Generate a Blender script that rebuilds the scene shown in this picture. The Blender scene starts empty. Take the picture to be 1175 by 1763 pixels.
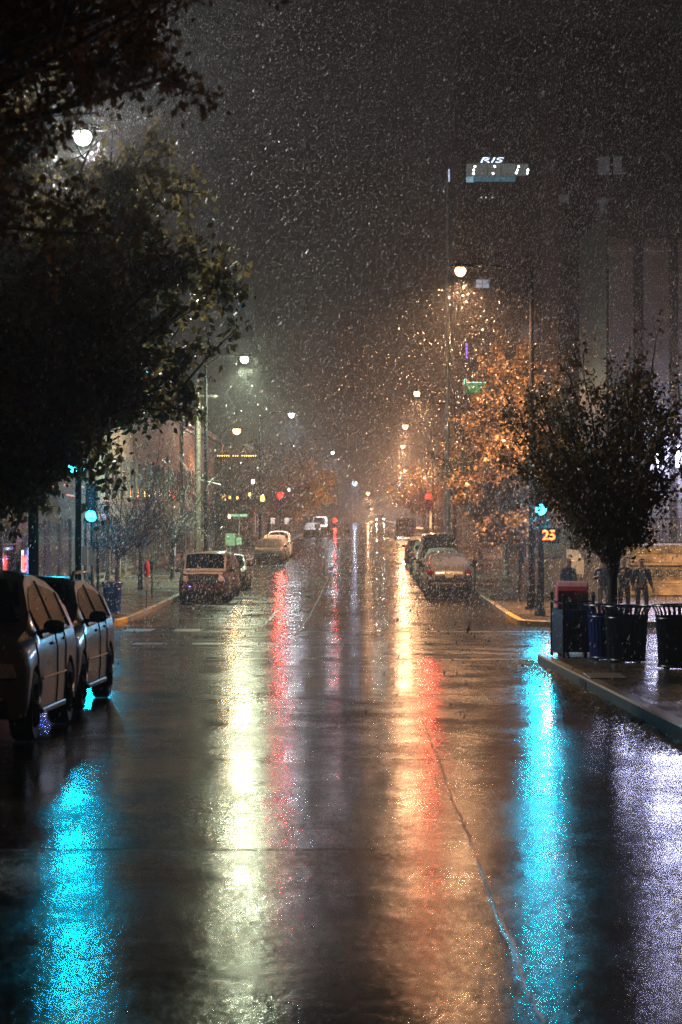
import bpy, bmesh, math, random
import numpy as np
from mathutils import Vector, Matrix, Euler
PI = math.pi
R = math.radians
SC = bpy.context.scene
COL = SC.collection

# ------------------------------------------------------------------ camera, world, exposure
EYE = 1.7
F = 4163.0                       # focal length in photo pixels (85 mm on a 36 mm tall frame of 1763 px)
VX, VY = 628.0, 893.0            # where the street axis vanishes
cam_d = bpy.data.cameras.new('camera')
cam = bpy.data.objects.new('camera', cam_d); COL.objects.link(cam)
cam.location = (0, 0, EYE); cam.rotation_euler = (R(90), 0, 0)
cam_d.sensor_fit = 'VERTICAL'; cam_d.sensor_height = 36; cam_d.sensor_width = 24; cam_d.lens = 85
cam_d.shift_x = -(VX - 587.5) / 1763.0
cam_d.shift_y = (VY - 881.5) / 1763.0
cam_d.clip_start = 0.1; cam_d.clip_end = 3000
cam_d.dof.use_dof = True; cam_d.dof.focus_distance = 72; cam_d.dof.aperture_fstop = 4.0
SC.camera = cam
w = bpy.data.worlds.new('World'); SC.world = w; w.use_nodes = True
nt = w.node_tree; nt.nodes.clear()
wo = nt.nodes.new('ShaderNodeOutputWorld'); bg = nt.nodes.new('ShaderNodeBackground')
bg.inputs['Color'].default_value = (0.80, 0.86, 1.0, 1); bg.inputs['Strength'].default_value = 0.004   # night sky of a snowy town
nt.links.new(bg.outputs[0], wo.inputs[0])
SC.view_settings.view_transform = 'Standard'; SC.view_settings.look = 'None'
SC.view_settings.exposure = 0.0; SC.view_settings.gamma = 1
SC.render.engine = 'CYCLES'
cy = SC.cycles
cy.max_bounces = 4; cy.diffuse_bounces = 2; cy.glossy_bounces = 2; cy.transmission_bounces = 2
cy.volume_bounces = 0; cy.transparent_max_bounces = 8
cy.sample_clamp_indirect = 1.5; cy.sample_clamp_direct = 0
cy.use_denoising = True; cy.denoising_prefilter = 'NONE'      # keeps single flakes crisp
cy.caustics_reflective = False; cy.caustics_refractive = False
try: cy.use_light_tree = True
except Exception: pass
LAMP = .85                       # master lamp level

# ------------------------------------------------------------------ the lie of the land
PROF = [(-80, 1.66), (0, 0), (50, -1.03), (68, -1.37), (85, -1.36), (110, -1.22), (145, -.98), (190, -.70), (250, -.29), (400, .86), (600, 1.10), (900, 1.2)]
_py = np.array([p[0] for p in PROF], float); _pz = np.array([p[1] for p in PROF], float)
def g(y):                        # street level along the street, smoothed
    s = 0
    for o in (-9, -4.5, 0, 4.5, 9): s += float(np.interp(y + o, _py, _pz))
    return s / 5
def P(px, py, d):                # a point d metres up the street that the photo shows at px, py
    return Vector(((px - VX) * d / F, d, EYE + (VY - py) * d / F))

# ------------------------------------------------------------------ materials
MATS = {}
def new_mat(name):
    m = bpy.data.materials.new(name); m.use_nodes = True
    MATS[name] = m
    return m, m.node_tree, m.node_tree.nodes['Principled BSDF']
def tex_noise(nt, scale, detail=3, rough=.55, coord='Object'):
    tc = nt.nodes.new('ShaderNodeTexCoord'); n = nt.nodes.new('ShaderNodeTexNoise')
    n.inputs['Scale'].default_value = scale; n.inputs['Detail'].default_value = detail; n.inputs['Roughness'].default_value = rough
    nt.links.new(tc.outputs[coord], n.inputs['Vector'])
    return n
def ramp(nt, src, stops):
    r = nt.nodes.new('ShaderNodeValToRGB')
    while len(r.color_ramp.elements) > 1: r.color_ramp.elements.remove(r.color_ramp.elements[0])
    r.color_ramp.elements[0].position = stops[0][0]; r.color_ramp.elements[0].color = (*stops[0][1], 1)
    for p, c in stops[1:]:
        e = r.color_ramp.elements.new(p); e.color = (*c, 1)
    nt.links.new(src, r.inputs[0])
    return r
def surf(name, col, rough=.6, metal=0.0, var=.25, scale=3.0, bump=0.0, bscale=30, snow=0.0, coat=0.0, spec=.5):
    """plain procedural surface: mottled colour, uneven gloss, optional snow lying on upward faces"""
    m, nt, b = new_mat(name)
    n = tex_noise(nt, scale, 4)
    lo = tuple(max(0, c * (1 - var)) for c in col); hi = tuple(min(1, c * (1 + var)) for c in col)
    r = ramp(nt, n.outputs[0], [(.3, lo), (.7, hi)])
    csock = r.outputs[0]
    rr = nt.nodes.new('ShaderNodeMapRange'); rr.inputs[3].default_value = max(.03, rough - .12); rr.inputs[4].default_value = min(1, rough + .12)
    nt.links.new(n.outputs[0], rr.inputs[0]); rsock = rr.outputs[0]
    b.inputs['Metallic'].default_value = metal
    b.inputs['Specular IOR Level'].default_value = spec
    if coat: b.inputs['Coat Weight'].default_value = coat; b.inputs['Coat Roughness'].default_value = .06
    if snow:
        geo = nt.nodes.new('ShaderNodeNewGeometry'); sx = nt.nodes.new('ShaderNodeSeparateXYZ')
        nt.links.new(geo.outputs['True Normal'], sx.inputs[0])
        n2 = tex_noise(nt, 9, 5, .7)
        ad = nt.nodes.new('ShaderNodeMath'); ad.operation = 'MULTIPLY_ADD'; ad.inputs[1].default_value = .5; 
        nt.links.new(n2.outputs[0], ad.inputs[0]); nt.links.new(sx.outputs[2], ad.inputs[2])
        mr = nt.nodes.new('ShaderNodeMapRange'); mr.inputs[1].default_value = .55; mr.inputs[2].default_value = 1.0; mr.inputs[4].default_value = snow
        nt.links.new(ad.outputs[0], mr.inputs[0])
        mx = nt.nodes.new('ShaderNodeMix'); mx.data_type = 'RGBA'
        nt.links.new(mr.outputs[0], mx.inputs[0]); nt.links.new(csock, mx.inputs[6]); mx.inputs[7].default_value = (.62, .64, .66, 1)
        csock = mx.outputs[2]
        m2 = nt.nodes.new('ShaderNodeMix'); m2.data_type = 'FLOAT'
        nt.links.new(mr.outputs[0], m2.inputs[0]); nt.links.new(rsock, m2.inputs[2]); m2.inputs[3].default_value = .8
        rsock = m2.outputs[0]
    nt.links.new(csock, b.inputs['Base Color']); nt.links.new(rsock, b.inputs['Roughness'])
    if bump:
        nb = tex_noise(nt, bscale, 3); bp = nt.nodes.new('ShaderNodeBump'); bp.inputs['Strength'].default_value = 1; bp.inputs['Distance'].default_value = bump
        nt.links.new(nb.outputs[0], bp.inputs['Height']); nt.links.new(bp.outputs[0], b.inputs['Normal'])
    return m
def glow(name, col, strength):
    m, nt, b = new_mat(name)
    b.inputs['Base Color'].default_value = (.05, .05, .05, 1)
    b.inputs['Emission Color'].default_value = (*col, 1); b.inputs['Emission Strength'].default_value = strength
    n = tex_noise(nt, 14, 2); mr = nt.nodes.new('ShaderNodeMapRange'); mr.inputs[3].default_value = strength * .6; mr.inputs[4].default_value = strength * 1.4
    nt.links.new(n.outputs[0], mr.inputs[0]); nt.links.new(mr.outputs[0], b.inputs['Emission Strength'])
    return m
def leaf_mat(name, c1, c2, trans=.45):
    m, nt, b = new_mat(name)
    n = tex_noise(nt, 1.3, 4)
    geo = nt.nodes.new('ShaderNodeNewGeometry')
    mx0 = nt.nodes.new('ShaderNodeMath'); mx0.operation = 'MULTIPLY_ADD'; mx0.inputs[1].default_value = .55; mx0.inputs[2].default_value = 0
    nt.links.new(geo.outputs['Random Per Island'], mx0.inputs[0])
    ad = nt.nodes.new('ShaderNodeMath'); ad.operation = 'MULTIPLY_ADD'; ad.inputs[1].default_value = .45
    nt.links.new(n.outputs[0], ad.inputs[0]); nt.links.new(mx0.outputs[0], ad.inputs[2])
    r = ramp(nt, ad.outputs[0], [(.1, c1), (.8, c2)])
    nt.links.new(r.outputs[0], b.inputs['Base Color']); b.inputs['Roughness'].default_value = .35
    tr = nt.nodes.new('ShaderNodeBsdfTranslucent'); nt.links.new(r.outputs[0], tr.inputs[0])
    ms = nt.nodes.new('ShaderNodeMixShader'); ms.inputs[0].default_value = trans
    out = nt.nodes['Material Output']
    nt.links.new(b.outputs[0], ms.inputs[1]); nt.links.new(tr.outputs[0], ms.inputs[2]); nt.links.new(ms.outputs[0], out.inputs[0])
    return m

def wet_ground(name, base, r_dry, r_wet, fine_scale, fine_h, extra=None, metalwork=None):
    """wet asphalt or paving: aggregate bump, broad pools, seams"""
    m, nt, b = new_mat(name)
    L = nt.links.new
    tc = nt.nodes.new('ShaderNodeTexCoord')
    sep = nt.nodes.new('ShaderNodeSeparateXYZ'); L(tc.outputs['Object'], sep.inputs[0])
    def noise(scale, detail, rough=.55, stretch=None):
        n = nt.nodes.new('ShaderNodeTexNoise'); n.inputs['Scale'].default_value = scale; n.inputs['Detail'].default_value = detail; n.inputs['Roughness'].default_value = rough
        if stretch:
            mp = nt.nodes.new('ShaderNodeMapping'); mp.inputs['Scale'].default_value = stretch
            L(tc.outputs['Object'], mp.inputs[0]); L(mp.outputs[0], n.inputs['Vector'])
        else: L(tc.outputs['Object'], n.inputs['Vector'])
        return n
    def math_(op, a, bb, c=None):
        k = nt.nodes.new('ShaderNodeMath'); k.operation = op
        for i, v in enumerate((a, bb, c)):
            if v is None: continue
            if isinstance(v, (int, float)): k.inputs[i].default_value = v
            else: L(v, k.inputs[i])
        return k.outputs[0]
    pool = noise(.55, 5, .6, (1.0, .35, 1))           # long patches along the street: worn wheel tracks and pools
    pr = nt.nodes.new('ShaderNodeMapRange'); pr.inputs[1].default_value = .38; pr.inputs[2].default_value = .62
    L(pool.outputs[0], pr.inputs[0])
    patch = noise(.22, 2, .5, (1, .5, 1))
    rg = nt.nodes.new('ShaderNodeMapRange'); rg.inputs[3].default_value = r_dry; rg.inputs[4].default_value = r_wet
    L(pr.outputs[0], rg.inputs[0])
    fine = noise(fine_scale, 3, .6)
    mid = noise(fine_scale * .16, 3, .6)
    agg = nt.nodes.new('ShaderNodeTexVoronoi'); agg.inputs['Scale'].default_value = fine_scale * 1.3; L(tc.outputs['Object'], agg.inputs['Vector'])
    col = ramp(nt, agg.outputs['Color'], [(.2, tuple(c * .6 for c in base)), (.8, tuple(c * 1.5 for c in base))])
    mx = nt.nodes.new('ShaderNodeMix'); mx.data_type = 'RGBA'; mx.blend_type = 'MULTIPLY'; mx.inputs[0].default_value = .6
    pc = ramp(nt, patch.outputs[0], [(.4, (.55, .55, .55)), (.6, (1.2, 1.2, 1.2))])
    L(col.outputs[0], mx.inputs[6]); L(pc.outputs[0], mx.inputs[7])
    csock = mx.outputs[2]
    h = math_('MULTIPLY', fine.outputs[0], fine_h)
    amp = math_('SUBTRACT', 1.0, math_('MULTIPLY', pr.outputs[0], .62))
    h = math_('MULTIPLY', h, amp)
    h = math_('MULTIPLY_ADD', mid.outputs[0], fine_h * 1.1, h)
    rip = noise(1.6, 3, .5, (1, .7, 1)); h = math_('MULTIPLY_ADD', rip.outputs[0], .0035, h)
    # stones standing out of the water film break the reflection into grains; pools drown them
    st1 = noise(fine_scale * 2.3, 3, .65, (1, .42, 1)); st2 = noise(fine_scale * .8, 3, .6, (1, .40, 1)); st3 = noise(1.1, 5, .65, (1, .6, 1))
    sm = math_('ADD', math_('MULTIPLY', st1.outputs[0], 1.0), math_('MULTIPLY', st2.outputs[0], .55))
    sm = math_('MULTIPLY_ADD', st3.outputs[0], 1.3, sm)
    sr = nt.nodes.new('ShaderNodeMapRange'); sr.inputs[1].default_value = 1.33; sr.inputs[2].default_value = 1.52
    L(sm, sr.inputs[0])
    stones = math_('MULTIPLY', sr.outputs[0], math_('SUBTRACT', 1.0, math_('MULTIPLY', pr.outputs[0], .35)))
    rsock = math_('MULTIPLY_ADD', stones, .16, rg.outputs[0])
    spx = math_('MULTIPLY_ADD', stones, -.27, .28); L(spx, b.inputs['Specular IOR Level'])
    if extra == 'road':
        # cracks and seams: a long seam beside the wheel track, cross joints of the trench patches
        wob = noise(.8, 3)
        def seam(axis_sock, pos, width, lo_sock=None, lo=None, hi=None):
            d = math_('ABSOLUTE', math_('SUBTRACT', math_('MULTIPLY_ADD', math_('SUBTRACT', wob.outputs[0], .5), .07, axis_sock), pos), None)
            s = nt.nodes.new('ShaderNodeMapRange'); s.inputs[1].default_value = width * .4; s.inputs[2].default_value = width; s.inputs[3].default_value = 1; s.inputs[4].default_value = 0
            L(d, s.inputs[0]); out = s.outputs[0]
            if lo_sock is not None:
                out = math_('MULTIPLY', out, math_('MULTIPLY', math_('GREATER_THAN', lo_sock, lo), math_('LESS_THAN', lo_sock, hi)))
            return out
        X, Y = sep.outputs[0], sep.outputs[1]
        ss = [math_('MULTIPLY', seam(X, .66, .013, Y, 9, 26.5), .55), seam(Y, 14.6, .04, X, -3.6, .1), seam(Y, 45.3, .16, X, -12, 3.0), seam(Y, 48.5, .10, X, 1.2, 8),
              seam(Y, 57, .12, X, -9, 2), seam(Y, 63.5, .16, X, -8, 6), seam(Y, 21.5, .04, X, -2.5, .9), seam(X, -1.75, .03, Y, 60, 190),
              seam(Y, 31.5, .06, X, -2.8, 1.5), seam(Y, 52, .1, X, -7, -1), seam(X, -2.9, .05, Y, 66, 86), seam(Y, 74, .12, X, -6.5, -3)]
        tot = ss[0]
        for s in ss[1:]: tot = math_('MAXIMUM', tot, s)
        h = math_('MULTIPLY_ADD', tot, -.0015, h)
        m3 = nt.nodes.new('ShaderNodeMix'); m3.data_type = 'RGBA'; L(tot, m3.inputs[0]); L(csock, m3.inputs[6]); m3.inputs[7].default_value = (.006, .006, .006, 1)
        csock = m3.outputs[2]
        # rebuilt strip of smoother asphalt (dry-looking, coarse) down the middle lane
        rsock = math_('MULTIPLY_ADD', tot, .25, rsock)
    if extra == 'slabs':
        br = nt.nodes.new('ShaderNodeTexBrick'); br.offset = 0; br.inputs['Scale'].default_value = 1
        br.inputs['Mortar Size'].default_value = .012; br.inputs['Brick Width'].default_value = 1.5; br.inputs['Row Height'].default_value = 1.5
        br.inputs['Color1'].default_value = (1, 1, 1, 1); br.inputs['Color2'].default_value = (.8, .8, .8, 1); br.inputs['Mortar'].default_value = (.15, .15, .15, 1)
        L(tc.outputs['Object'], br.inputs['Vector'])
        m4 = nt.nodes.new('ShaderNodeMix'); m4.data_type = 'RGBA'; m4.blend_type = 'MULTIPLY'; m4.inputs[0].default_value = 1
        L(csock, m4.inputs[6]); L(br.outputs['Color'], m4.inputs[7]); csock = m4.outputs[2]
        h = math_('MULTIPLY_ADD', br.outputs['Fac'], -.01, h)
    bp = nt.nodes.new('ShaderNodeBump'); bp.inputs['Strength'].default_value = 1; bp.inputs['Distance'].default_value = 1
    L(h, bp.inputs['Height']); L(bp.outputs[0], b.inputs['Normal'])
    L(csock, b.inputs['Base Color']); L(rsock, b.inputs['Roughness'])
    return m

M_road = wet_ground('wet_asphalt', (.014, .013, .012), .11, .065, 26, .0032, 'road')
M_walk = wet_ground('wet_paving', (.07, .06, .05), .30, .12, 40, .0012, 'slabs')
M_kerb = surf('kerb_stone', (.16, .13, .10), .4, var=.5, scale=6, bump=.006, bscale=25)
_nt = M_kerb.node_tree; _b = _nt.nodes['Principled BSDF']; _src = _b.inputs['Base Color'].links[0].from_socket
_tc = _nt.nodes.new('ShaderNodeTexCoord'); _sx = _nt.nodes.new('ShaderNodeSeparateXYZ'); _nt.links.new(_tc.outputs['Object'], _sx.inputs[0])
_pp = _nt.nodes.new('ShaderNodeMath'); _pp.operation = 'PINGPONG'; _pp.inputs[1].default_value = .9; _nt.links.new(_sx.outputs[1], _pp.inputs[0])
_lt = _nt.nodes.new('ShaderNodeMath'); _lt.operation = 'LESS_THAN'; _lt.inputs[1].default_value = .014; _nt.links.new(_pp.outputs[0], _lt.inputs[0])
_mx = _nt.nodes.new('ShaderNodeMix'); _mx.data_type = 'RGBA'; _nt.links.new(_lt.outputs[0], _mx.inputs[0]); _nt.links.new(_src, _mx.inputs[6]); _mx.inputs[7].default_value = (.012, .01, .008, 1)
_nt.links.new(_mx.outputs[2], _b.inputs['Base Color'])      # joints between the kerb stones
M_yel = surf('kerb_yellow', (.55, .33, .02), .4, var=.3, scale=8, bump=.003)
M_paint = surf('worn_white_paint', (.30, .29, .28), .35, var=.6, scale=5, bump=.002, bscale=50)
M_soil = surf('dark_ground', (.03, .028, .025), .7)
M_steel = surf('dark_steel', (.02, .02, .022), .35, var=.3, bump=.001)
M_pole = surf('pole_paint_black', (.005, .005, .006), .9, var=.3, spec=.08)
M_alu = surf('grey_steel', (.20, .21, .23), .35, metal=.6, var=.2)
M_black = surf('black_plastic', (.012, .012, .013), .35)
M_rubber = surf('tyre_rubber', (.012, .012, .012), .55, bump=.002, bscale=60)
M_rim = surf('rim_alloy', (.25, .25, .26), .25, metal=.9)
M_glass = surf('car_glass', (.003, .004, .005), .05, var=.2, spec=.08)
M_glass_snow = surf('snowy_car_glass', (.03, .032, .035), .25, snow=.55, var=.4, scale=7)
M_chrome = surf('chrome', (.75, .75, .76), .15, metal=1, var=.05)
M_lamp_glass = surf('lamp_glass', (.45, .45, .47), .12, var=.4, scale=30)
M_red_lens = surf('red_lens', (.30, .01, .01), .12, var=.3, scale=20)
M_amber_lens = surf('amber_lens', (.6, .25, .03), .15, var=.3)
M_bark = surf('wet_bark', (.045, .036, .028), .45, var=.5, scale=12, bump=.01, bscale=18)
M_bark2 = surf('grey_bark', (.022, .019, .016), .6, var=.4, scale=10, snow=.08)
M_snow = surf('snow_crust', (.6, .62, .65), .7, var=.1, bump=.004)

# ------------------------------------------------------------------ mesh helpers
class MB:
    def __init__(s): s.v = []; s.f = []; s.m = []
    def add(s, vs, fs, mi=0):
        o = len(s.v); s.v += [tuple(v) for v in vs]; s.f += [tuple(o + i for i in f) for f in fs]; s.m += [mi] * len(fs); return s
    def box(s, c, d, rz=0, mi=0, taper=1.0, rx=0):
        cx, cy_, cz = c; a, b, h = d[0] / 2, d[1] / 2, d[2] / 2
        vs = []
        for z, t in ((-h, 1), (h, taper)):
            for x, y in ((-a, -b), (a, -b), (a, b), (-a, b)):
                p = Vector((x * t, y * t, z))
                if rx: p = Matrix.Rotation(rx, 3, 'X') @ p
                if rz: p = Matrix.Rotation(rz, 3, 'Z') @ p
                vs.append((p.x + cx, p.y + cy_, p.z + cz))
        return s.add(vs, [(3, 2, 1, 0), (4, 5, 6, 7), (0, 1, 5, 4), (1, 2, 6, 5), (2, 3, 7, 6), (3, 0, 4, 7)], mi)
    def tube(s, pts, rad, n=8, mi=0, cap=True):
        pts = [Vector(p) for p in pts]
        if isinstance(rad, (int, float)): rad = [rad] * len(pts)
        rings = []; vs = []
        up = None
        for i, p in enumerate(pts):
            t = (pts[min(i + 1, len(pts) - 1)] - pts[max(i - 1, 0)])
            if t.length < 1e-9: t = Vector((0, 0, 1))
            t.normalize()
            a = t.cross(Vector((0, 0, 1)) if abs(t.z) < .9 else Vector((0, 1, 0))) if up is None else (up - t * up.dot(t))
            if a.length < 1e-6: a = t.cross(Vector((1, 0, 0)))
            a.normalize(); up = a; b = t.cross(a)
            for k in range(n):
                an = 2 * PI * k / n
                q = p + (a * math.cos(an) + b * math.sin(an)) * rad[i]
                vs.append((q.x, q.y, q.z))
        fs = []
        for i in range(len(pts) - 1):
            for k in range(n):
                fs.append((i * n + k, i * n + (k + 1) % n, (i + 1) * n + (k + 1) % n, (i + 1) * n + k))
        if cap: fs.append(tuple(reversed(range(n)))); fs.append(tuple(range((len(pts) - 1) * n, len(pts) * n)))
        return s.add(vs, fs, mi)
    def lathe(s, prof, c=(0, 0, 0), axis='Z', n=20, mi=0):
        vs = []; fs = []
        for (r, h) in prof:
            for k in range(n):
                a = 2 * PI * k / n; x, y = r * math.cos(a), r * math.sin(a)
                v = {'Z': (x, y, h), 'X': (h, x, y), 'Y': (x, h, y)}[axis]
                vs.append((v[0] + c[0], v[1] + c[1], v[2] + c[2]))
        for i in range(len(prof) - 1):
            for k in range(n):
                fs.append((i * n + k, i * n + (k + 1) % n, (i + 1) * n + (k + 1) % n, (i + 1) * n + k))
        return s.add(vs, fs, mi)
    def prism(s, poly, y0, y1, mi=0):      # polygon in x,z extruded along y
        n = len(poly); vs = [(x, y0, z) for x, z in poly] + [(x, y1, z) for x, z in poly]
        fs = [tuple(range(n)), tuple(reversed(range(n, 2 * n)))] + [(i, i + n, (i + 1) % n + n, (i + 1) % n) for i in range(n)]
        return s.add(vs, fs, mi)
    def build(s, name, mat, parent=None, smooth=False, loc=None, bevel=0):
        me = bpy.data.meshes.new(name); me.from_pydata(s.v, [], s.f)
        mats = mat if isinstance(mat, (list, tuple)) else [mat]
        for mm in mats: me.materials.append(mm)
        if len(mats) > 1: me.polygons.foreach_set('material_index', s.m)
        bm = bmesh.new(); bm.from_mesh(me); bmesh.ops.recalc_face_normals(bm, faces=bm.faces); bm.to_mesh(me); bm.free()
        if smooth:
            me.polygons.foreach_set('use_smooth', [True] * len(me.polygons))
            try: me.set_sharp_from_angle(angle=R(38))
            except Exception: pass
        o = bpy.data.objects.new(name, me); COL.objects.link(o)
        if parent: o.parent = parent
        if loc is not None: o.location = loc
        if bevel:
            bv = o.modifiers.new('bevel', 'BEVEL'); bv.width = bevel; bv.segments = 2; bv.limit_method = 'ANGLE'
        return o
def big_mesh(name, V, Fc, mat, parent=None, smooth=False):     # V (n,3), Fc (m,k) numpy, fast path
    me = bpy.data.meshes.new(name); k = Fc.shape[1]
    me.vertices.add(len(V)); me.vertices.foreach_set('co', V.astype(np.float32).ravel())
    me.loops.add(Fc.size); me.loops.foreach_set('vertex_index', Fc.astype(np.int32).ravel())
    me.polygons.add(len(Fc)); me.polygons.foreach_set('loop_start', (np.arange(len(Fc)) * k).astype(np.int32))
    me.polygons.foreach_set('loop_total', np.full(len(Fc), k, np.int32))
    me.materials.append(mat); me.update(calc_edges=True)
    o = bpy.data.objects.new(name, me); COL.objects.link(o)
    if parent: o.parent = parent
    return o
def tag(o, label=None, cat=None, group=None, kind=None):
    if label: o['label'] = label
    if cat: o['category'] = cat
    if group: o['group'] = group
    if kind: o['kind'] = kind
    return o
def thing(name, loc, label, cat, group=None, rz=0):
    o = bpy.data.objects.new(name, None); COL.objects.link(o); o.location = loc; o.rotation_euler = (0, 0, rz); o.empty_display_size = .3
    return tag(o, label, cat, group)
def copy_tree(o, parent=None):
    c = o.copy(); COL.objects.link(c); c.parent = parent
    for ch in list(o.children): copy_tree(ch, c)
    return c
def text_obj(body, size, mat, parent, loc, rot=(R(90), 0, 0), extrude=.01, name='lettering', sx=1, shear=0, align='CENTER', offset=0):
    cu = bpy.data.curves.new(name, 'FONT'); cu.body = body; cu.size = size; cu.extrude = extrude; cu.align_x = align; cu.align_y = 'CENTER'; cu.shear = shear; cu.offset = offset
    cu.materials.append(mat)
    tmp = bpy.data.objects.new(name, cu); me = bpy.data.meshes.new_from_object(tmp); bpy.data.objects.remove(tmp); me.name = name
    o = bpy.data.objects.new(name, me); COL.objects.link(o); o.parent = parent; o.location = loc; o.rotation_euler = rot; o.scale = (sx, 1, 1)
    return o
def lamp_light(kind, loc, col, energy, parent=None, radius=.12, rot=None, size=None, blend=.6):
    l = bpy.data.lights.new('bulb_light', kind); l.color = col; l.energy = energy * LAMP; l.shadow_soft_size = radius
    if kind == 'SPOT': l.spot_size = size or R(150); l.spot_blend = blend
    o = bpy.data.objects.new('bulb_light', l); COL.objects.link(o); o.location = loc
    if rot: o.rotation_euler = rot
    if parent: o.parent = parent
    return o

# ------------------------------------------------------------------ ground, road, pavements
def sheet(name, x0, x1, y0, y1, dz, mat, nx=1, step=2.0, kind='structure'):
    ny = max(1, int((y1 - y0) / step)); xs = np.linspace(x0, x1, nx + 1); ys = np.linspace(y0, y1, ny + 1)
    V = np.array([(x, y, g(y) + dz) for y in ys for x in xs]); n = nx + 1
    Fc = np.array([(j * n + i, j * n + i + 1, (j + 1) * n + i + 1, (j + 1) * n + i) for j in range(ny) for i in range(nx)])
    o = big_mesh(name, V, Fc, mat); o.data.polygons.foreach_set('use_smooth', [True] * len(o.data.polygons)); tag(o, kind=kind)
    return o
sheet('ground', -240, 240, -60, 860, -.25, M_soil, 4, 6)
sheet('road', -90, 90, -55, 840, 0, M_road, 6, 2)
BLOCKS = [(-50, 45.8, -5.45, 3.12), (67, 184, -6.98, 4.38), (236, 480, -6.98, 4.9), (500, 820, -6.98, 4.9)]
WALK_H = .15
def block_path(xk, s, y0, y1, Rr, o):
    pts = [(85 * s, y0 + o)]
    cx = xk + s * Rr; rr = Rr - o
    for k in range(9):
        a = PI / 2 * k / 8
        pts.append((cx - s * rr * math.sin(a), y0 + Rr - rr * math.cos(a)))
    n = int((y1 - y0 - 2 * Rr) / 2)
    for k in range(1, n): pts.append((xk + s * o, y0 + Rr + (y1 - y0 - 2 * Rr) * k / n))
    for k in range(9):
        a = PI / 2 * (1 - k / 8)
        pts.append((cx - s * rr * math.sin(a), y1 - Rr + rr * math.cos(a)))
    pts.append((85 * s, y1 - o))
    return pts
for (y0, y1, xl, xr) in BLOCKS:
    for s, xk in ((-1, xl), (1, xr)):
        Rr = 2.2
        po = block_path(xk, s, y0, y1, Rr, 0); pb = block_path(xk, s, y0, y1, Rr, .16); pt = block_path(xk, s, y0, y1, Rr, .025)
        kb, yb = MB(), MB()
        for i in range(len(po) - 1):
            yellow = (y0 == 67 and ((s > 0 and 1 <= i <= 11) or (s < 0 and 3 <= i <= 9)))
            q = []
            for (a, bb, hh) in ((po[i], po[i + 1], -.03), (po[i], po[i + 1], WALK_H - .02), (pt[i], pt[i + 1], WALK_H), (pb[i], pb[i + 1], WALK_H)):
                q.append(((a[0], a[1], g(a[1]) + hh), (bb[0], bb[1], g(bb[1]) + hh)))
            tgt = yb if yellow else kb
            for k in range(3): tgt.add([q[k][0], q[k][1], q[k + 1][1], q[k + 1][0]], [(0, 1, 2, 3)])
        tag(kb.build('kerb', M_kerb), kind='structure')
        if yb.v: tag(yb.build('yellow_kerb', M_yel), kind='structure')
        sw = MB()
        for i in range(len(pb) - 1):
            a, bb = pb[i], pb[i + 1]
            if abs(bb[1] - a[1]) < 1e-6: continue
            sw.add([(a[0], a[1], g(a[1]) + WALK_H - .004), (bb[0], bb[1], g(bb[1]) + WALK_H - .004), (88 * s, bb[1], g(bb[1]) + WALK_H - .004), (88 * s, a[1], g(a[1]) + WALK_H - .004)], [(0, 1, 2, 3)])
        tag(sw.build('sidewalk', M_walk), kind='structure')
# worn crosswalk bars at the near and far sides of the crossing street
cw = MB()
def bar(x0, x1, y0, y1):
    cw.add([(x0, y0, g(y0) + .004), (x1, y0, g(y0) + .004), (x1, y1, g(y1) + .004), (x0, y1, g(y1) + .004)], [(0, 1, 2, 3)])
for x in (-6.4, -5.1): bar(x, x + .75, 63.6, 65.6)
for x in (-5.2, -3.9): bar(x, x + .7, 53.6, 55.0)
for x in np.arange(-8, 8, 1.25): bar(x, x + .5, 245, 251)
tag(cw.build('road_marking', M_paint), kind='structure')

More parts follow.
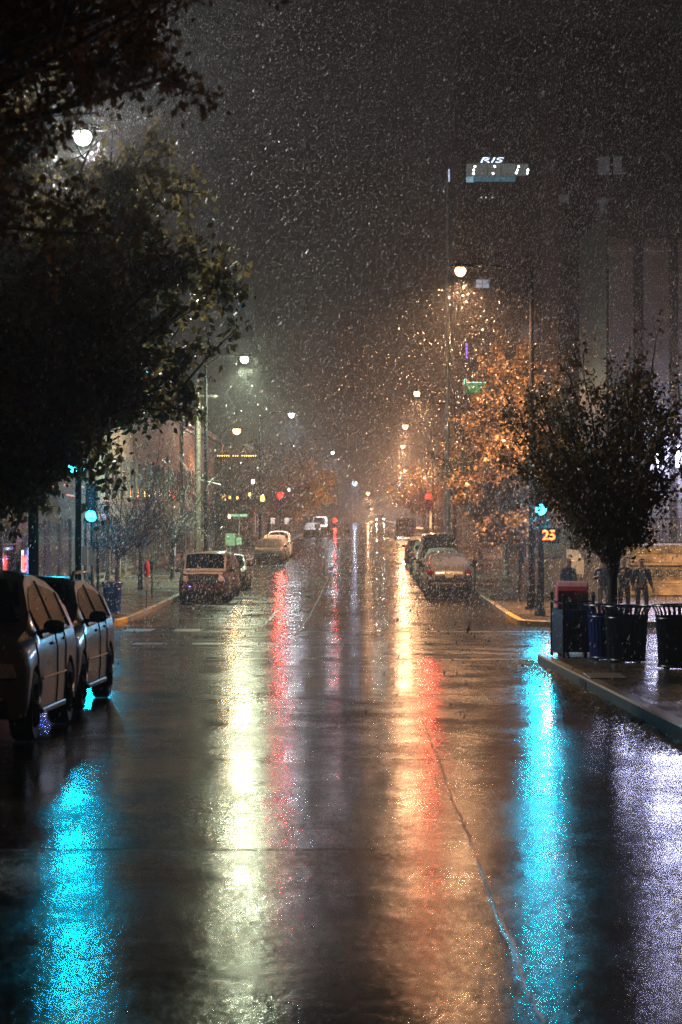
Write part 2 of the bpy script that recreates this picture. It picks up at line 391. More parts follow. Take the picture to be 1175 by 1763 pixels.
# ------------------------------------------------------------------ street lamps
M_sodium = glow('sodium_lens', (1, .56, .27), 6)
M_far_cold = glow('far_led_lens', (.66, .80, 1), 4); M_far_sod = glow('far_sodium_lens', (1, .55, .28), 4)
M_white = glow('metal_halide_lens', (.88, 1, .74), 6)
M_cold = glow('led_lens', (.72, .84, 1), 6)
ORANGE, GREENW, COLDW = (1, .50, .235), (.84, 1.0, .66), (.74, .84, 1.0)
def street_lamp(px, py, d, col, power, label, side, reach=2.4, lens=None, size=1.0, group='street lamps along both kerbs', pf=.30, sf=4.2):
    p = P(px, py, d); zg = g(d) + WALK_H
    bx = p.x + side * reach
    t = thing('street_lamp', (bx, d, zg), label, 'street lamp', group)
    H = p.z - zg
    m = MB(); m.tube([(0, 0, 0), (0, 0, .5), (0, 0, .55), (0, 0, H * .6), (0, 0, H + .1)], [.16, .15, .10, .085, .06], 10); m.box((0, 0, .04), (.4, .4, .08))
    m.build('pole', M_pole, t, smooth=True)
    a = MB(); a.tube([(0, 0, H - .35), (-side * reach * .35, 0, H + .12), (-side * reach * .8, 0, H + .2), (-side * (reach - .35), 0, H + .17)], .035, 8); a.build('arm', M_pole, t, smooth=True)
    h = MB()
    prof = [(-.42, .05, .04), (-.3, .13, .08), (0, .17, .11), (.25, .13, .09), (.4, .05, .04)]
    vs = []; fs = []; n = 10
    for (x, ww, hh) in prof:
        for k in range(n):
            an = PI * k / (n - 1); vs.append((-side * reach + x * side * -1, ww * math.cos(an) * size, H + .10 + hh * math.sin(an) * 1.3))
    for i in range(len(prof) - 1):
        for k in range(n - 1): fs.append((i * n + k, i * n + k + 1, (i + 1) * n + k + 1, (i + 1) * n + k))
    h.add(vs, fs); hd = h.build('lamp_head', M_pole, t, smooth=True)
    l = MB(); l.lathe([(.001, -.16 * size), (.08 * size, -.145 * size), (.14 * size, -.09 * size), (.165 * size, 0), (.14 * size, .07 * size), (.1 * size, .10 * size)], (-side * reach, 0, H), n=16)
    l.build('lens', lens or M_sodium, t, smooth=True)
    lamp_light('POINT', (-side * reach, 0, H - .19 * size - .12), col, power * pf, t, radius=.12); lamp_light('SPOT', (-side * reach, 0, H - .19 * size - .12), col, power * sf, t, radius=.12, size=R(168), blend=1)
    return t
street_lamp(143, 235, 44, (1, .97, .88), 1500, 'white street lamp shining through the big tree on the left', -1, .9, M_white, 1.0, pf=1.7, sf=.9)
street_lamp(421, 618, 113, GREENW, 4600, 'pale green street lamp glaring at the right edge of the big tree', -1, 1.8, M_white, 1.25, pf=.42, sf=7)
street_lamp(502, 714, 170, COLDW, 2600, 'cold white street lamp above the yellow leaved trees on the left', -1, 2.2, M_cold, 1.3)
street_lamp(573, 779, 262, COLDW, 1500, 'small white street lamp just above the yellow lit treetop', -1, 2.4, M_cold, 1.2, sf=7)
street_lamp(611, 832, 430, (.55, .65, 1), 6000, 'bluish white street lamp far up the middle of the street', -1, 3, M_far_cold, 3.0, pf=.08)
street_lamp(408, 741, 160, ORANGE, 2000, 'orange street lamp on the left above the string of yellow bulbs', -1, 1.0, M_sodium, 1.7)
street_lamp(793, 466, 78, ORANGE, 3000, 'tallest looking orange street lamp beside the grey mast', 1, 2.3, M_sodium, 1.15, pf=.17, sf=10)
street_lamp(718, 677, 154, ORANGE, 8000, 'second orange street lamp up the right kerb, lower than the first', 1, 2.4, M_sodium, 1.3, pf=.12)
street_lamp(698, 734, 210, ORANGE, 14000, 'third orange street lamp up the right kerb, above the dark tree', 1, 2.4, M_sodium, 1.6, pf=.1)
street_lamp(694, 768, 266, ORANGE, 22000, 'fourth orange street lamp up the right kerb, among bare branches', 1, 2.4, M_sodium, 1.6, pf=.08)
street_lamp(697, 809, 335, ORANGE, 45000, 'fifth orange street lamp up the right kerb, just above the white ones', 1, 2.4, M_sodium, 1.8, pf=.08)
street_lamp(VX + 3.9 * F / 14, VY - 7.4 * F / 14, 14, ORANGE, 130, 'assumed unseen orange street lamp on the near right sidewalk', 1, 1.3, M_sodium, 1.0, pf=1, sf=1)  # unseen lamp, assumed out of frame and added to light near cars and bins
street_lamp(VX + 12.4 * F / 79, VY - 6.2 * F / 79, 79, (1, .62, .32), 2600, 'assumed unseen orange street lamp lighting the stepped terrace from the right', 1, 1.4, M_sodium, 1.0)  # lamp assumed from the terrace's warm light, added unseen right of the frame
far = [(690, 823, 400, 'topmost of the tight cluster of white far lamps'), (688, 833, 455, 'second from the top of the tight cluster of white far lamps'), (687, 842, 520, 'third from the top of the tight cluster of white far lamps'), (691, 851, 590, 'lowest of the tight cluster of white far lamps')]
for px, py, d, lb in far: street_lamp(px, py, d, COLDW, 4500, lb, 1, 3, M_far_cold, 2.2, pf=.12)
street_lamp(634, 849, 470, ORANGE, 30000, 'orange far lamp over the middle of the street, below the bluish one', -1, 3, M_far_sod, 2.6, pf=.03)
street_lamp(640, 876, 600, ORANGE, 30000, 'lowest and farthest orange lamp over the middle of the street', -1, 3, M_far_sod, 2.0, pf=.03)

# ------------------------------------------------------------------ traffic signals
M_cyan = glow('green_signal_light', (.05, .78, 1.0), 8)
M_redsig = glow('red_signal_light', (1, .008, .004), 16)
M_dark_lens = surf('unlit_lens', (.03, .01, .008), .2)
M_sig = surf('signal_housing', (.02, .022, .016), .4)
CYAN = (.0, .60, 1.0); RED = (1, .03, .02)
def traffic_signal(px, py, d, lit, power, label, group='traffic signals', lens_r=.17, base_z=None, spread=R(165)):
    p = P(px, py, d); zg = g(d) + WALK_H; t = thing('traffic_signal', (p.x, d, zg), label, 'traffic signal', group)
    H = p.z - zg; idx = {'red': 0, 'green': 2}[lit]
    zc = [H + (idx - k) * .36 for k in range(3)]
    top = zc[0] + .25; bot = zc[2] - .22
    m = MB(); m.tube([(0, .22, 0), (0, .22, .9), (0, .22, .95), (0, .22, top)], [.11, .10, .06, .055], 12); m.lathe([(.001, 0), (.17, 0), (.17, .1), (.10, .3), (.001, .32)], (0, .22, 0)); m.build('pole', M_steel, t, smooth=True)
    b = MB(); b.box((0, .05, (top + bot) / 2), (.36, .2, top - bot)); b.build('signal_head', M_sig, t, bevel=.03)
    for k in range(3):
        v = MB(); vs = []; fs = []; n = 12
        for j in range(n + 1):
            an = PI * (-.08 + 1.16 * j / n); c, s_ = math.cos(an), math.sin(an)
            vs += [(c * .17, -.05, zc[k] + s_ * .17), (c * .165, -.28, zc[k] + s_ * .165 - .01)]
        for j in range(n): fs.append((2 * j, 2 * j + 1, 2 * j + 3, 2 * j + 2))
        v.add(vs, fs); v.build('visor', M_sig, t, smooth=True)
        l = MB(); l.lathe([(.001, -.09), (lens_r * .6, -.08), (lens_r, -.052)], (0, 0, zc[k]), 'Y', 18)
        l.build('lens', (M_cyan if lit == 'green' else M_redsig) if k == idx else M_dark_lens, t, smooth=True)
    lamp_light('SPOT', (0, -.32, zc[idx]), CYAN if lit == 'green' else RED, power, t, radius=.19, rot=(R(-98), 0, 0), size=spread, blend=1)
    return t
traffic_signal(931, 877, 72, 'green', 1300, 'signal showing blue green above the countdown, behind the right tree')
traffic_signal(158, 888, 72, 'green', 1300, 'signal showing blue green above two white plates on the left')
traffic_signal(738, 855, 186, 'red', 2000, 'signal showing red on the right, beyond the parked cars', spread=R(150), lens_r=.24)
traffic_signal(483, 853, 186, 'red', 1300, 'upper red signal on the left, beyond the parked cars', spread=R(150), lens_r=.24)
traffic_signal(577, 896, 345, 'red', 350, 'small low red signal behind the walking people', spread=R(150), lens_r=.3)
traffic_signal(475, 876, 240, 'red', 300, 'small orange red signal just below the left red one', spread=R(150))

traffic_signal(133, 800, 44.4, 'green', 290, 'assumed signal hidden in the lower foliage of the big left tree')  # unseen signal, assumed from the cyan streak on the road at lower left
# countdown pedestrian signal on its own post
M_num = glow('countdown_digits', (1, .17, .03), 5)
pc = P(945, 922, 71.5); zg = g(71.5) + WALK_H
t = thing('pedestrian_signal', (5.28, 71.5, zg), 'pedestrian countdown box with glowing orange digits 25', 'pedestrian signal')
m = MB(); m.tube([(0, .2, 0), (0, .2, pc.z - zg + .3)], .045, 10); m.build('pole', M_steel, t, smooth=True)
m = MB(); m.box((pc.x - 5.28, 0, pc.z - zg), (.62, .22, .46)); m.build('housing', M_sig, t, bevel=.02)
m = MB(); m.box((pc.x - 5.28, -.18, pc.z - zg + .25), (.66, .3, .02)); m.build('hood', M_alu, t)
text_obj('25', .40, M_num, t, (pc.x - 5.28, -.125, pc.z - zg), extrude=.004, name='countdown_digits', offset=.012)
lamp_light('SPOT', (pc.x - 5.28, -.3, pc.z - zg), (1, .2, .04), 90, t, radius=.1, rot=(R(-90), 0, 0), size=R(150))

# ------------------------------------------------------------------ vehicles
def lerp_tab(tab, y):
    return float(np.interp(y, [a for a, _ in tab], [b for _, b in tab]))
def vehicle(loc, rz, label, group, paint, kind='suv', glass=None, L=4.6, W=1.85, H=1.7, rails=False, lit_tail=False, plate='', bright_grille=False, detail=True, name='parked_car', spare=False, handles=True):
    t = thing(name, loc, label, 'car', group, rz)
    s = (g(loc[1] + 1.3) - g(loc[1] - 1.3)) / 2.6
    t.rotation_euler = (math.atan(s) * (1 if abs(rz) < 1 else -1), 0, rz)
    glass = glass or M_glass
    yf, yr = -L / 2, L / 2; k = H / 1.7
    wr = .35 if kind != 'sedan' else .32
    ax1, ax2 = yf + .88, yr - .92
    if kind == 'jeep': top = [(yf, .72), (yf + .06, 1.02), (yf + .2, 1.08), (yf + 1.2, 1.14), (yf + 1.75, H - .05), (yf + 2.0, H), (yr - .25, H - .03), (yr - .1, H - .12), (yr - .03, 1.1), (yr, .7)]; c1, c2 = yf + 1.2, yr - .03
    elif kind == 'van': top = [(yf, .72), (yf + .06, 1.0), (yf + .8, 1.15), (yf + 1.35, H - .1), (yf + 1.7, H), (yr - .12, H - .02), (yr - .04, H - .15), (yr - .01, 1.1), (yr, .7)]; c1, c2 = yf + .8, yr - .02
    elif kind == 'sedan': top = [(yf, .6), (yf + .07, .78), (yf + .35, .9), (yf + 1.2, .98), (yf + 1.95, H - .03), (yf + 2.3, H), (yr - 1.5, H - .04), (yr - .85, 1.09), (yr - .12, 1.02), (yr - .02, .9), (yr, .6)]; c1, c2 = yf + 1.2, yr - .85
    else: top = [(yf, .62), (yf + .06, .84), (yf + .3, .98), (yf + 1.05, 1.10), (yf + 1.80, H - .09), (yf + 2.1, H - .01), (yf + 2.6, H), (yr - 1.2, H - .07), (yr - .62, H - .20), (yr - .14, 1.12), (yr - .03, .95), (yr, .65)]; c1, c2 = yf + 1.05, yr - .12
    belt = [(yf, .55), (yf + .06, .74), (yf + .3, .84), (yf + 1.05, .98 if kind != 'sedan' else .90), (yr - .5, 1.06 if kind != 'sedan' else .95), (yr - .1, .98 if kind != 'sedan' else .92), (yr, .62)]
    def hw(y):
        a = max(0, (yf + .55 - y) / .55); b = max(0, (y - (yr - .5)) / .5)
        q = .14 if kind == 'jeep' else .22
        return W / 2 * (1 - q * a ** 2.2 - .12 * b ** 2.2)
    def sill(y):
        z = .26 + (.12 if y < yf + .1 or y > yr - .1 else 0)
        for a in (ax1, ax2):
            d = abs(y - a); ra = wr + .07
            if d < ra: z = max(z, wr + math.sqrt(ra * ra - d * d) * .98 - .02)
        return z
    def ring(y):
        w_, tp, bl = hw(y), lerp_tab(top, y), lerp_tab(belt, y)
        tp = max(tp, bl + .02); sl = sill(y); mid = max(.50, sl + .01); bl = max(bl, mid + .03); tp = max(tp, bl + .015)
        ins = .10 if tp - bl < .2 else max(.10, (tp - bl) * (.40 if kind not in ('jeep', 'van') else .16))
        e = .05 if tp - bl > .3 else 0
        return [(w_ * .965, sl), (w_ * .985, mid), (w_ * .985, max(mid + .01, bl - .15)), (w_ * .955, bl), (w_ * .955 - ins, tp - e), (w_ * .955 - ins - (.14 if e else .2), tp - .005), (0, tp + .015)]
    ys = sorted(set([round(v, 4) for v in list(np.linspace(yf, yr, 40)) + [a for a, _ in top] + [a + dd for a in (ax1, ax2) for dd in np.linspace(-(wr + .069), wr + .069, 13)]]))
    m = MB(); vs = []; fs = []; nr = 13
    for y in ys:
        r_ = ring(y)
        fr = [(x, y, z) for x, z in r_] + [(-x, y, z) for x, z in reversed(r_[:-1])]
        vs += fr
    for i in range(len(ys) - 1):
        for j in range(nr - 1): fs.append((i * nr + j, i * nr + j + 1, (i + 1) * nr + j + 1, (i + 1) * nr + j))
        fs.append((i * nr + nr - 1, i * nr, (i + 1) * nr, (i + 1) * nr + nr - 1))
    fs.append(tuple(range(nr))); fs.append(tuple(range((len(ys) - 1) * nr, len(ys) * nr)))
    m.add(vs, fs); m.build('body', paint, t, smooth=True)
    # glazing, a few millimetres proud of the shell
    def P3(y, u):                       # u -1..1 over the top from edge to edge
        r_ = ring(y); x4, z4 = r_[4]; z6 = r_[6][1]
        return Vector((x4 * u, y, z4 + (z6 - z4) * (1 - abs(u) ** 2.5)))
    def screen(ya, yb, nm, dirn):
        q = MB(); vs = []; fs = []; n = 9
        for yy in np.linspace(ya, yb, 4):
            for u in np.linspace(-.9, .9, n):
                p = P3(yy, u); vs.append((p.x, p.y + dirn * .012, p.z + .012))
        for i in range(3):
            for j in range(n - 1): fs.append((i * n + j, i * n + j + 1, (i + 1) * n + j + 1, (i + 1) * n + j))
        q.add(vs, fs); return q.build(nm, glass, t, smooth=True)
    ts = {'suv': (yf + 1.12, yf + 1.82), 'jeep': (yf + 1.24, yf + 1.73), 'van': (yf + .86, yf + 1.33), 'sedan': (yf + 1.27, yf + 1.92)}[kind]
    screen(ts[0], ts[1], 'windshield', -1)
    tr = {'suv': (yr - .58, yr - .18), 'jeep': (yr - .095, yr - .04), 'van': (yr - .036, yr - .014), 'sedan': (yr - 1.45, yr - .9)}[kind]
    screen(tr[0], tr[1], 'rear_window', 1)
    y1 = ts[0] + .32; y2 = {'suv': yr - .85, 'jeep': yr - .2, 'van': yr - .2, 'sedan': yr - 1.15}[kind]
    cuts = np.linspace(y1, y2, 3 if kind == 'suv' else 4)
    for side in (-1, 1):
        for a, b_ in zip(cuts[:-1], cuts[1:]):
            q = MB(); vs = []; yy = np.linspace(a + .03, b_ - .03, 5)
            for y in yy:
                r_ = ring(y); (xa, za), (xb, zb) = r_[3], r_[4]
                for u in (.10, .84): vs.append((side * (xa + (xb - xa) * u + .008), y, za + (zb - za) * u))
            q.add(vs, [(2 * i, 2 * i + 1, 2 * i + 3, 2 * i + 2) for i in range(4)]); q.build('side_window', glass, t, smooth=True)
    # wheels
    for side in (-1, 1):
        for ay in (ax1, ax2):
            x = side * (W / 2 - .13)
            q = MB(); q.lathe([(wr * .62, -.10), (wr * .9, -.112), (wr, -.08), (wr, .08), (wr * .9, .112), (wr * .62, .10), (wr * .62, -.1)], (x, ay, wr), 'X', 22)
            wh = q.build('wheel', M_rubber, t, smooth=True)
            q = MB(); q.lathe([(.02, .06 * side), (wr * .60, .085 * side), (wr * .64, .11 * side)], (x, ay, wr), 'X', 20, 1)
            for a in range(5):
                an = 2 * PI * a / 5 + .3; c, s_ = math.cos(an), math.sin(an)
                q.tube([(x + side * .10, ay, wr), (x + side * .105, ay + c * wr * .6, wr + s_ * wr * .6)], [.045, .03], 6, 0)
            q.build('rim', [M_rim, M_black], wh, smooth=True)
    if not detail: return t
    # lamps, grille, bumpers, mirrors, plate
    hz = {'jeep': .84}.get(kind, .72 if kind != 'sedan' else .64)
    for side in (-1, 1):
        q = MB()
        if kind == 'jeep': q.lathe([(.001, -.05), (.08, -.045), (.115, -.01), (.12, .03)], (side * .64, yf - .005, hz), 'Y', 16)
        else: q.box((side * (W / 2 - .30), yf + .10, hz), (.36, .26, .14), rz=side * .42, taper=.85)
        q.build('headlight', M_lamp_glass, t, smooth=False, bevel=.02 if kind != 'jeep' else 0)
        q = MB(); tz = .95 if kind in ('suv', 'jeep', 'van') else .84
        q.box((side * (W / 2 - .20), yr - .07, tz), (.24, .2, .16 if kind != 'van' else .34), rz=-side * .3); q.build('tail_light', M_red_lens, t, bevel=.02)
        q = MB(); mz = lerp_tab(belt, ts[0]) + .13
        q.lathe([(.001, -.11), (.035, -.105), (.062, -.075), (.075, 0), (.066, .07), (.04, .10), (.001, .105)], (side * (W / 2 + .09), ts[0] + .30, mz), 'X', 14); q.tube([(side * (W / 2 - .06), ts[0] + .32, mz - .05), (side * (W / 2 + .05), ts[0] + .31, mz - .04)], .025, 6)
        q.build('side_mirror', M_black, t, smooth=True)
        if handles:
            for hy in (-.15, .85):
                r_ = ring(hy); q = MB(); q.box((side * (r_[3][0] + .022), hy, r_[3][1] - .08), (.03, .17, .03)); q.build('door_handle', M_black, t, bevel=.008)
                sx = .0
        q = MB(); q.box((side * (W / 2 - .035), 0, .27), (.05, ax2 - ax1 - .9, .07)); q.build('rocker_trim', M_black, t, bevel=.02)
    if not glass is M_glass_snow:
        for side in (-1, 1):
            for sy in (ts[0] - .12, .22, yr - 1.35):
                r_ = ring(sy); q = MB()
                pts = [Vector((side * (x + .004), sy, z)) for x, z in r_[:4]]
                q.tube(pts, .007, 4, cap=False); q.build('door_seam', M_black, t)
            for py_ in list(cuts):
                (xa, za), (xb, zb) = ring(py_)[3], ring(py_)[4]; q = MB()
                q.tube([(side * (xa + .006), py_, za + .02), (side * (xa + (xb - xa) * .9 + .006), py_, za + (zb - za) * .9)], .015, 5, cap=False); q.build('window_pillar', M_black, t)
            q = MB(); q.tube([(side * (ring(y_)[3][0] + .006), y_, ring(y_)[3][1] + .012) for y_ in np.linspace(y1, y2, 8)], .014, 5); q.build('window_trim', M_black, t)
            q = MB(); q.tube([(side * (ring(y_)[2][0] + .004), y_, .60) for y_ in np.linspace(ax1 + .45, ax2 - .45, 6)], .012, 5); q.build('side_moulding', M_black, t)
    q = MB(); q.box((0, yf + .02, .40), (W * .80, .16, .20)); q.build('bumper', M_black, t, bevel=.05)
    q = MB(); q.box((0, yr - .03, .42), (W * .84, .16, .22)); q.build('bumper', M_black, t, bevel=.05)
    q = MB(); gm = M_chrome if bright_grille else M_black
    if kind == 'jeep':
        q.box((0, yf - .004, hz), (.98, .05, .26), mi=1)
        for i in range(8): q.box((-.42 + i * .12, yf - .04, hz), (.035, .03, .27), mi=0)
        q.box((0, yf - .04, hz + .135), (1.0, .03, .02)); q.box((0, yf - .04, hz - .135), (1.0, .03, .02))
    else:
        q.box((0, yf + .005, hz - .04), (.8, .06, .17), mi=1)
        for i in range(3): q.box((0, yf - .03, hz - .1 + i * .06), (.78, .02, .015))
    q.build('grille', [gm, M_black], t)
    q = MB(); q.box((0, yr + .018 + (.0), .80 if kind != 'sedan' else .72), (.31, .015, .16)); pl = q.build('number_plate', surf_once('plate_cream', (.55, .45, .28)), t)
    if rails:
        for side in (-1, 1):
            q = MB(); xx = ring(0)[4][0] - .03; q.tube([(side * xx, c1 + .95, H - .03), (side * xx, c1 + 1.15, H + .05), (side * xx, yr - 1.0, H + .05), (side * xx, yr - .75, H - .04)], .022, 6); q.build('roof_rail', M_chrome if kind != 'jeep' else M_black, t, smooth=True)
    if spare:
        q = MB(); q.lathe([(.001, .16), (.25, .16), (.34, .12), (.36, .05), (.34, 0)], (0, yr + .0, .95), 'Y', 20); q.build('spare_wheel', M_black, t, smooth=True)
    return t
def surf_once(n, c, *a, **k): return MATS.get(n) or surf(n, c, *a, **k)

pt_grey = surf('paint_warm_grey', (.12, .11, .10), .32, metal=0, var=.08, coat=.3, spec=.3, bump=.0012, bscale=120)
pt_dark = surf('paint_gold_grey', (.085, .07, .055), .3, metal=0, var=.08, coat=.4, spec=.3, bump=.0012, bscale=120)
pt_maroon = surf('paint_maroon', (.045, .014, .012), .3, var=.1, coat=1, snow=.75)
pt_rust = surf('paint_copper', (.20, .07, .045), .3, metal=.3, var=.1, coat=1, snow=.7)
pt_black = surf('paint_black', (.015, .016, .018), .25, var=.1, coat=1, snow=.5)
pt_slate = surf('paint_slate', (.05, .055, .06), .3, metal=.3, var=.1, coat=.8, snow=.6)
pt_tan = surf('paint_silver', (.25, .24, .22), .3, metal=.4, var=.1, coat=.8, snow=.6)
pt_white = surf('paint_white', (.5, .5, .5), .3, var=.05, coat=.8, snow=.6)
pt_red = surf('paint_red', (.22, .03, .03), .3, var=.1, coat=.8, snow=.7)
def ground_at(y): return g(y)
GL, GR = 'cars parked along the left kerb', 'cars parked along the right kerb'
# left kerb, facing us
vehicle((-4.14, 25.15, ground_at(25.1)), 0, 'warm grey crossover nearest on the left, cut by the frame edge', GL, pt_grey, 'suv', L=4.55, W=1.86, H=1.68)
vehicle((-4.24, 30.35, ground_at(30.3)), 0, 'gold grey wagon with roof rails behind the nearest crossover', GL, pt_dark, 'suv', L=4.75, W=1.82, H=1.60, rails=True)
vehicle((-5.90, 90.3, ground_at(90)), 0, 'boxy maroon off-roader with a bright slotted grille and snow on its roof', GL, pt_maroon, 'jeep', L=4.4, W=1.84, H=1.78, rails=True, bright_grille=True)
vehicle((-5.92, 96.4, ground_at(96.4)), 0, 'copper car hidden close behind the boxy maroon off-roader', GL, pt_rust, 'suv', L=4.6)
vehicle((-5.80, 103.0, ground_at(103)), 0, 'rearmost of the three cars parked beyond the yellow kerb on the left', GL, pt_slate, 'sedan', L=4.7, W=1.82, H=1.46)
vehicle((-5.72, 146, ground_at(146)), 0, 'tan car with a snow covered windshield, front of the far left row', GL, pt_tan, 'sedan', glass=M_glass_snow, L=4.7, W=1.8, H=1.48)
vehicle((-5.70, 153, ground_at(153)), 0, 'snowy car in the middle of the far left row of three', GL, pt_tan, 'suv', glass=M_glass_snow, L=4.5, W=1.8, H=1.6)
vehicle((-5.75, 162, ground_at(162)), 0, 'pale car at the back of the far left row of three, beside the bright road', GL, pt_white, 'suv', L=4.7, W=1.88, H=1.75)
vehicle((-5.55, 258, ground_at(258)), 0, 'snow dusted low car behind the two people at the far crossing', GL, pt_slate, 'sedan', glass=M_glass_snow, L=4.8, W=1.9, H=1.5, detail=False)
vehicle((-4.85, 266, ground_at(266)), 0, 'taller snowy car right behind the far crossing on the left', GL, pt_maroon, 'van', L=4.8, W=1.9, H=2.1, detail=False)
# right kerb, tails to us (rear faces the camera)
vehicle((3.30, 96.4, ground_at(96.4)), PI, 'dark snow dusted car with a cream plate, nearest on the right kerb', GR, pt_black, 'suv', glass=M_glass_snow, L=4.6, W=1.86, H=1.72)
vehicle((3.28, 103.2, ground_at(103)), PI, 'small grey car with a round spare wheel, second on the right kerb', GR, pt_slate, 'suv', glass=M_glass_snow, L=4.2, W=1.78, H=1.72, spare=True)
vehicle((3.34, 110, ground_at(110)), PI, 'tall dark boxy van, third on the right kerb', GR, pt_black, 'van', glass=M_glass_snow, L=4.9, W=1.92, H=2.25)
vehicle((3.28, 118, ground_at(118)), PI, 'silver car tucked beyond the tall dark van', GR, pt_tan, 'sedan', glass=M_glass_snow, L=4.7, W=1.8, H=1.47)
vehicle((3.30, 127, ground_at(127)), PI, 'slate car, fifth up the right kerb with snow on the roof', GR, pt_slate, 'suv', L=4.6, W=1.84, H=1.68)
vehicle((3.28, 141, ground_at(141)), PI, 'dark red car last in the right row before the far crossing', GR, pt_red, 'suv', L=4.6, W=1.84, H=1.7)
vehicle((4.0, 243, ground_at(243)), PI, 'dark box shaped van standing beyond the far crossing on the right', GR, pt_black, 'van', L=5.2, W=1.95, H=2.15)

# ------------------------------------------------------------------ trees
rng = np.random.default_rng(7)
def tree(name, base, trunk_h, r0, cc, rad, n_limbs, twigs, leaves, leaf, mat, bark, label, seed, cat='tree', group='trees along the sidewalks', splits=1, clump=.28, droop=0., shell=.35, gap=None):
    rs = np.random.default_rng(seed)
    t = thing(name, base, label, cat, group); B = Vector(base)
    c = Vector(cc) - B; rad = Vector(rad)
    m = MB()
    lean = Vector((c.x * .12, c.y * .12, 0))
    top = Vector((0, 0, trunk_h)) + lean
    m.tube([(0, 0, -.05), (0, 0, .12), Vector((0, 0, trunk_h * .5)) + lean * .4, top], [r0 * 1.5, r0 * 1.1, r0 * .9, r0 * .8], 10)
    br = MB(); LP = []
    for i in range(n_limbs):
        for _ in range(30):
            v = Vector(rs.uniform(-1, 1, 3))
            if shell < v.length < 1: break
        tgt = Vector((c.x + v.x * rad.x, c.y + v.y * rad.y, c.z + v.z * rad.z))
        q = .5 + .5 * rs.random()
        st = Vector((0, 0, trunk_h * (.78 + .22 * rs.random()))) + lean * .8
        hub = st + (c - st) * (.15 + .25 * rs.random()) + Vector(rs.normal(0, .12, 3)) * rad.x * .3
        mid = (hub + tgt) / 2 + Vector((0, 0, (tgt - hub).length * .12))
        pts = []
        for u in np.linspace(0, 1, 7):
            a = st.lerp(hub, u); b = hub.lerp(tgt, u); k = (st * (1 - u) ** 2 + hub * 2 * u * (1 - u) + tgt * u ** 2)
            pts.append(k + Vector(rs.normal(0, .012, 3)) * rad.x * (1 if 0 < u < 1 else 0))
        rr = r0 * (.34 + .2 * rs.random())
        br.tube(pts, [rr * (1 - u * .86) + .003 for u in np.linspace(0, 1, 7)], 6, cap=False)
        for k in range(twigs):
            u = .35 + .65 * rs.random(); p = st * (1 - u) ** 2 + hub * 2 * u * (1 - u) + tgt * u ** 2
            dv = Vector(rs.normal(0, 1, 3)); dv.normalize(); dv += (tgt - hub).normalized() * .6 + Vector((0, 0, .3 - droop))
            ln = rad.x * clump * (.5 + rs.random()); e = p + dv * ln
            mm = (p + e) / 2 + Vector(rs.normal(0, .08, 3)) * ln
            br.tube([p, mm, e], [rr * .22 + .002, rr * .13 + .002, .002 + r0 * .012], 4, cap=False)
            for w_ in range(2):
                e2 = mm + Vector(rs.normal(0, .5, 3)) * ln
                br.tube([mm, e2], [rr * .08 + .0015, .0015 + r0 * .008], 3, cap=False)
                if leaves:
                    n = leaves // 3
                    uu = rs.random(n)[:, None]; LP.append(np.array(mm) * (1 - uu) + np.array(e2) * uu + rs.normal(0, ln * .10, (n, 3)))
            if leaves:
                n = leaves // 3 + 1
                uu = (.2 + .9 * rs.random(n))[:, None]; LP.append(np.array(p) * (1 - uu) + np.array(e) * uu + rs.normal(0, ln * .12, (n, 3)))
    m.build('trunk', bark, t, smooth=True); br.build('limbs', bark, t, smooth=True)
    if leaves:
        A = np.vstack(LP)
        if gap:                                  # an opening in the crown
            p0, p1 = np.array(gap[0]) - np.array(base), np.array(gap[1]) - np.array(base); dd = (p1 - p0) / np.linalg.norm(p1 - p0)
            rel = A - p0; A = A[np.linalg.norm(rel - (rel @ dd)[:, None] * dd, axis=1) > gap[2]]
        n = len(A)
        ctr = np.array(c)
        s = leaf * rs.uniform(.55, 1.25, n)[:, None]
        a = rs.normal(0, 1, (n, 3)); a[:, 2] -= .7; a /= np.linalg.norm(a, axis=1)[:, None]
        b = rs.normal(0, 1, (n, 3)); b -= a * (a * b).sum(1)[:, None]; b /= np.linalg.norm(b, axis=1)[:, None]
        nn = np.cross(a, b)
        V = np.empty((n, 6, 3)); 
        V[:, 0] = A; V[:, 1] = A + a * s * .45 + b * s * .36 + nn * s * .06; V[:, 2] = A + a * s * .75 + b * s * .22; V[:, 3] = A + a * s * 1.15
        V[:, 4] = A + a * s * .72 - b * s * .24; V[:, 5] = A + a * s * .42 - b * s * .36 + nn * s * .06
        Fc = (np.arange(n)[:, None] * 6 + np.arange(6)[None, :])
        big_mesh('crown', V.reshape(-1, 3), Fc, mat, t)
    return t
LM_dark = leaf_mat('leaves_dark_green', (.035, .040, .012), (.28, .21, .07), .5)
LM_near = leaf_mat('leaves_brown', (.05, .028, .008), (.16, .075, .015), .4)
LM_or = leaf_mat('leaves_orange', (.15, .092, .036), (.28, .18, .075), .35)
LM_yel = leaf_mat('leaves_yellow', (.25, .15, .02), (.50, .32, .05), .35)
LM_right = leaf_mat('leaves_olive', (.07, .055, .018), (.20, .11, .035), .5)
LM_mix = leaf_mat('leaves_rust', (.10, .06, .02), (.18, .10, .03), .3)
tree('street_tree', (-7.0, 38.5, g(38.5) + WALK_H), 2.1, .20, (-5.3, 38.0, 5.4), (3.2, 2.9, 3.45), 76, 20, 84, .125, LM_dark, M_bark, 'big dark tree filling the left side in front of the white lamp', 3, clump=.2, shell=.3, gap=((-5.13, 44, 8.5), (-3.4, 29.3, 6.25), .30))
tree('street_tree', (-6.2, 16.5, g(16.5) + WALK_H), 2.6, .18, (-4.8, 17.2, 6.05), (4.7, 2.9, 2.62), 80, 20, 130, .072, LM_near, M_bark, 'blurred brown leaved branches hanging in at the top left corner', 5, clump=.17, gap=((-5.13, 44, 8.5), (-1.6, 13.9, 3.85), .10))
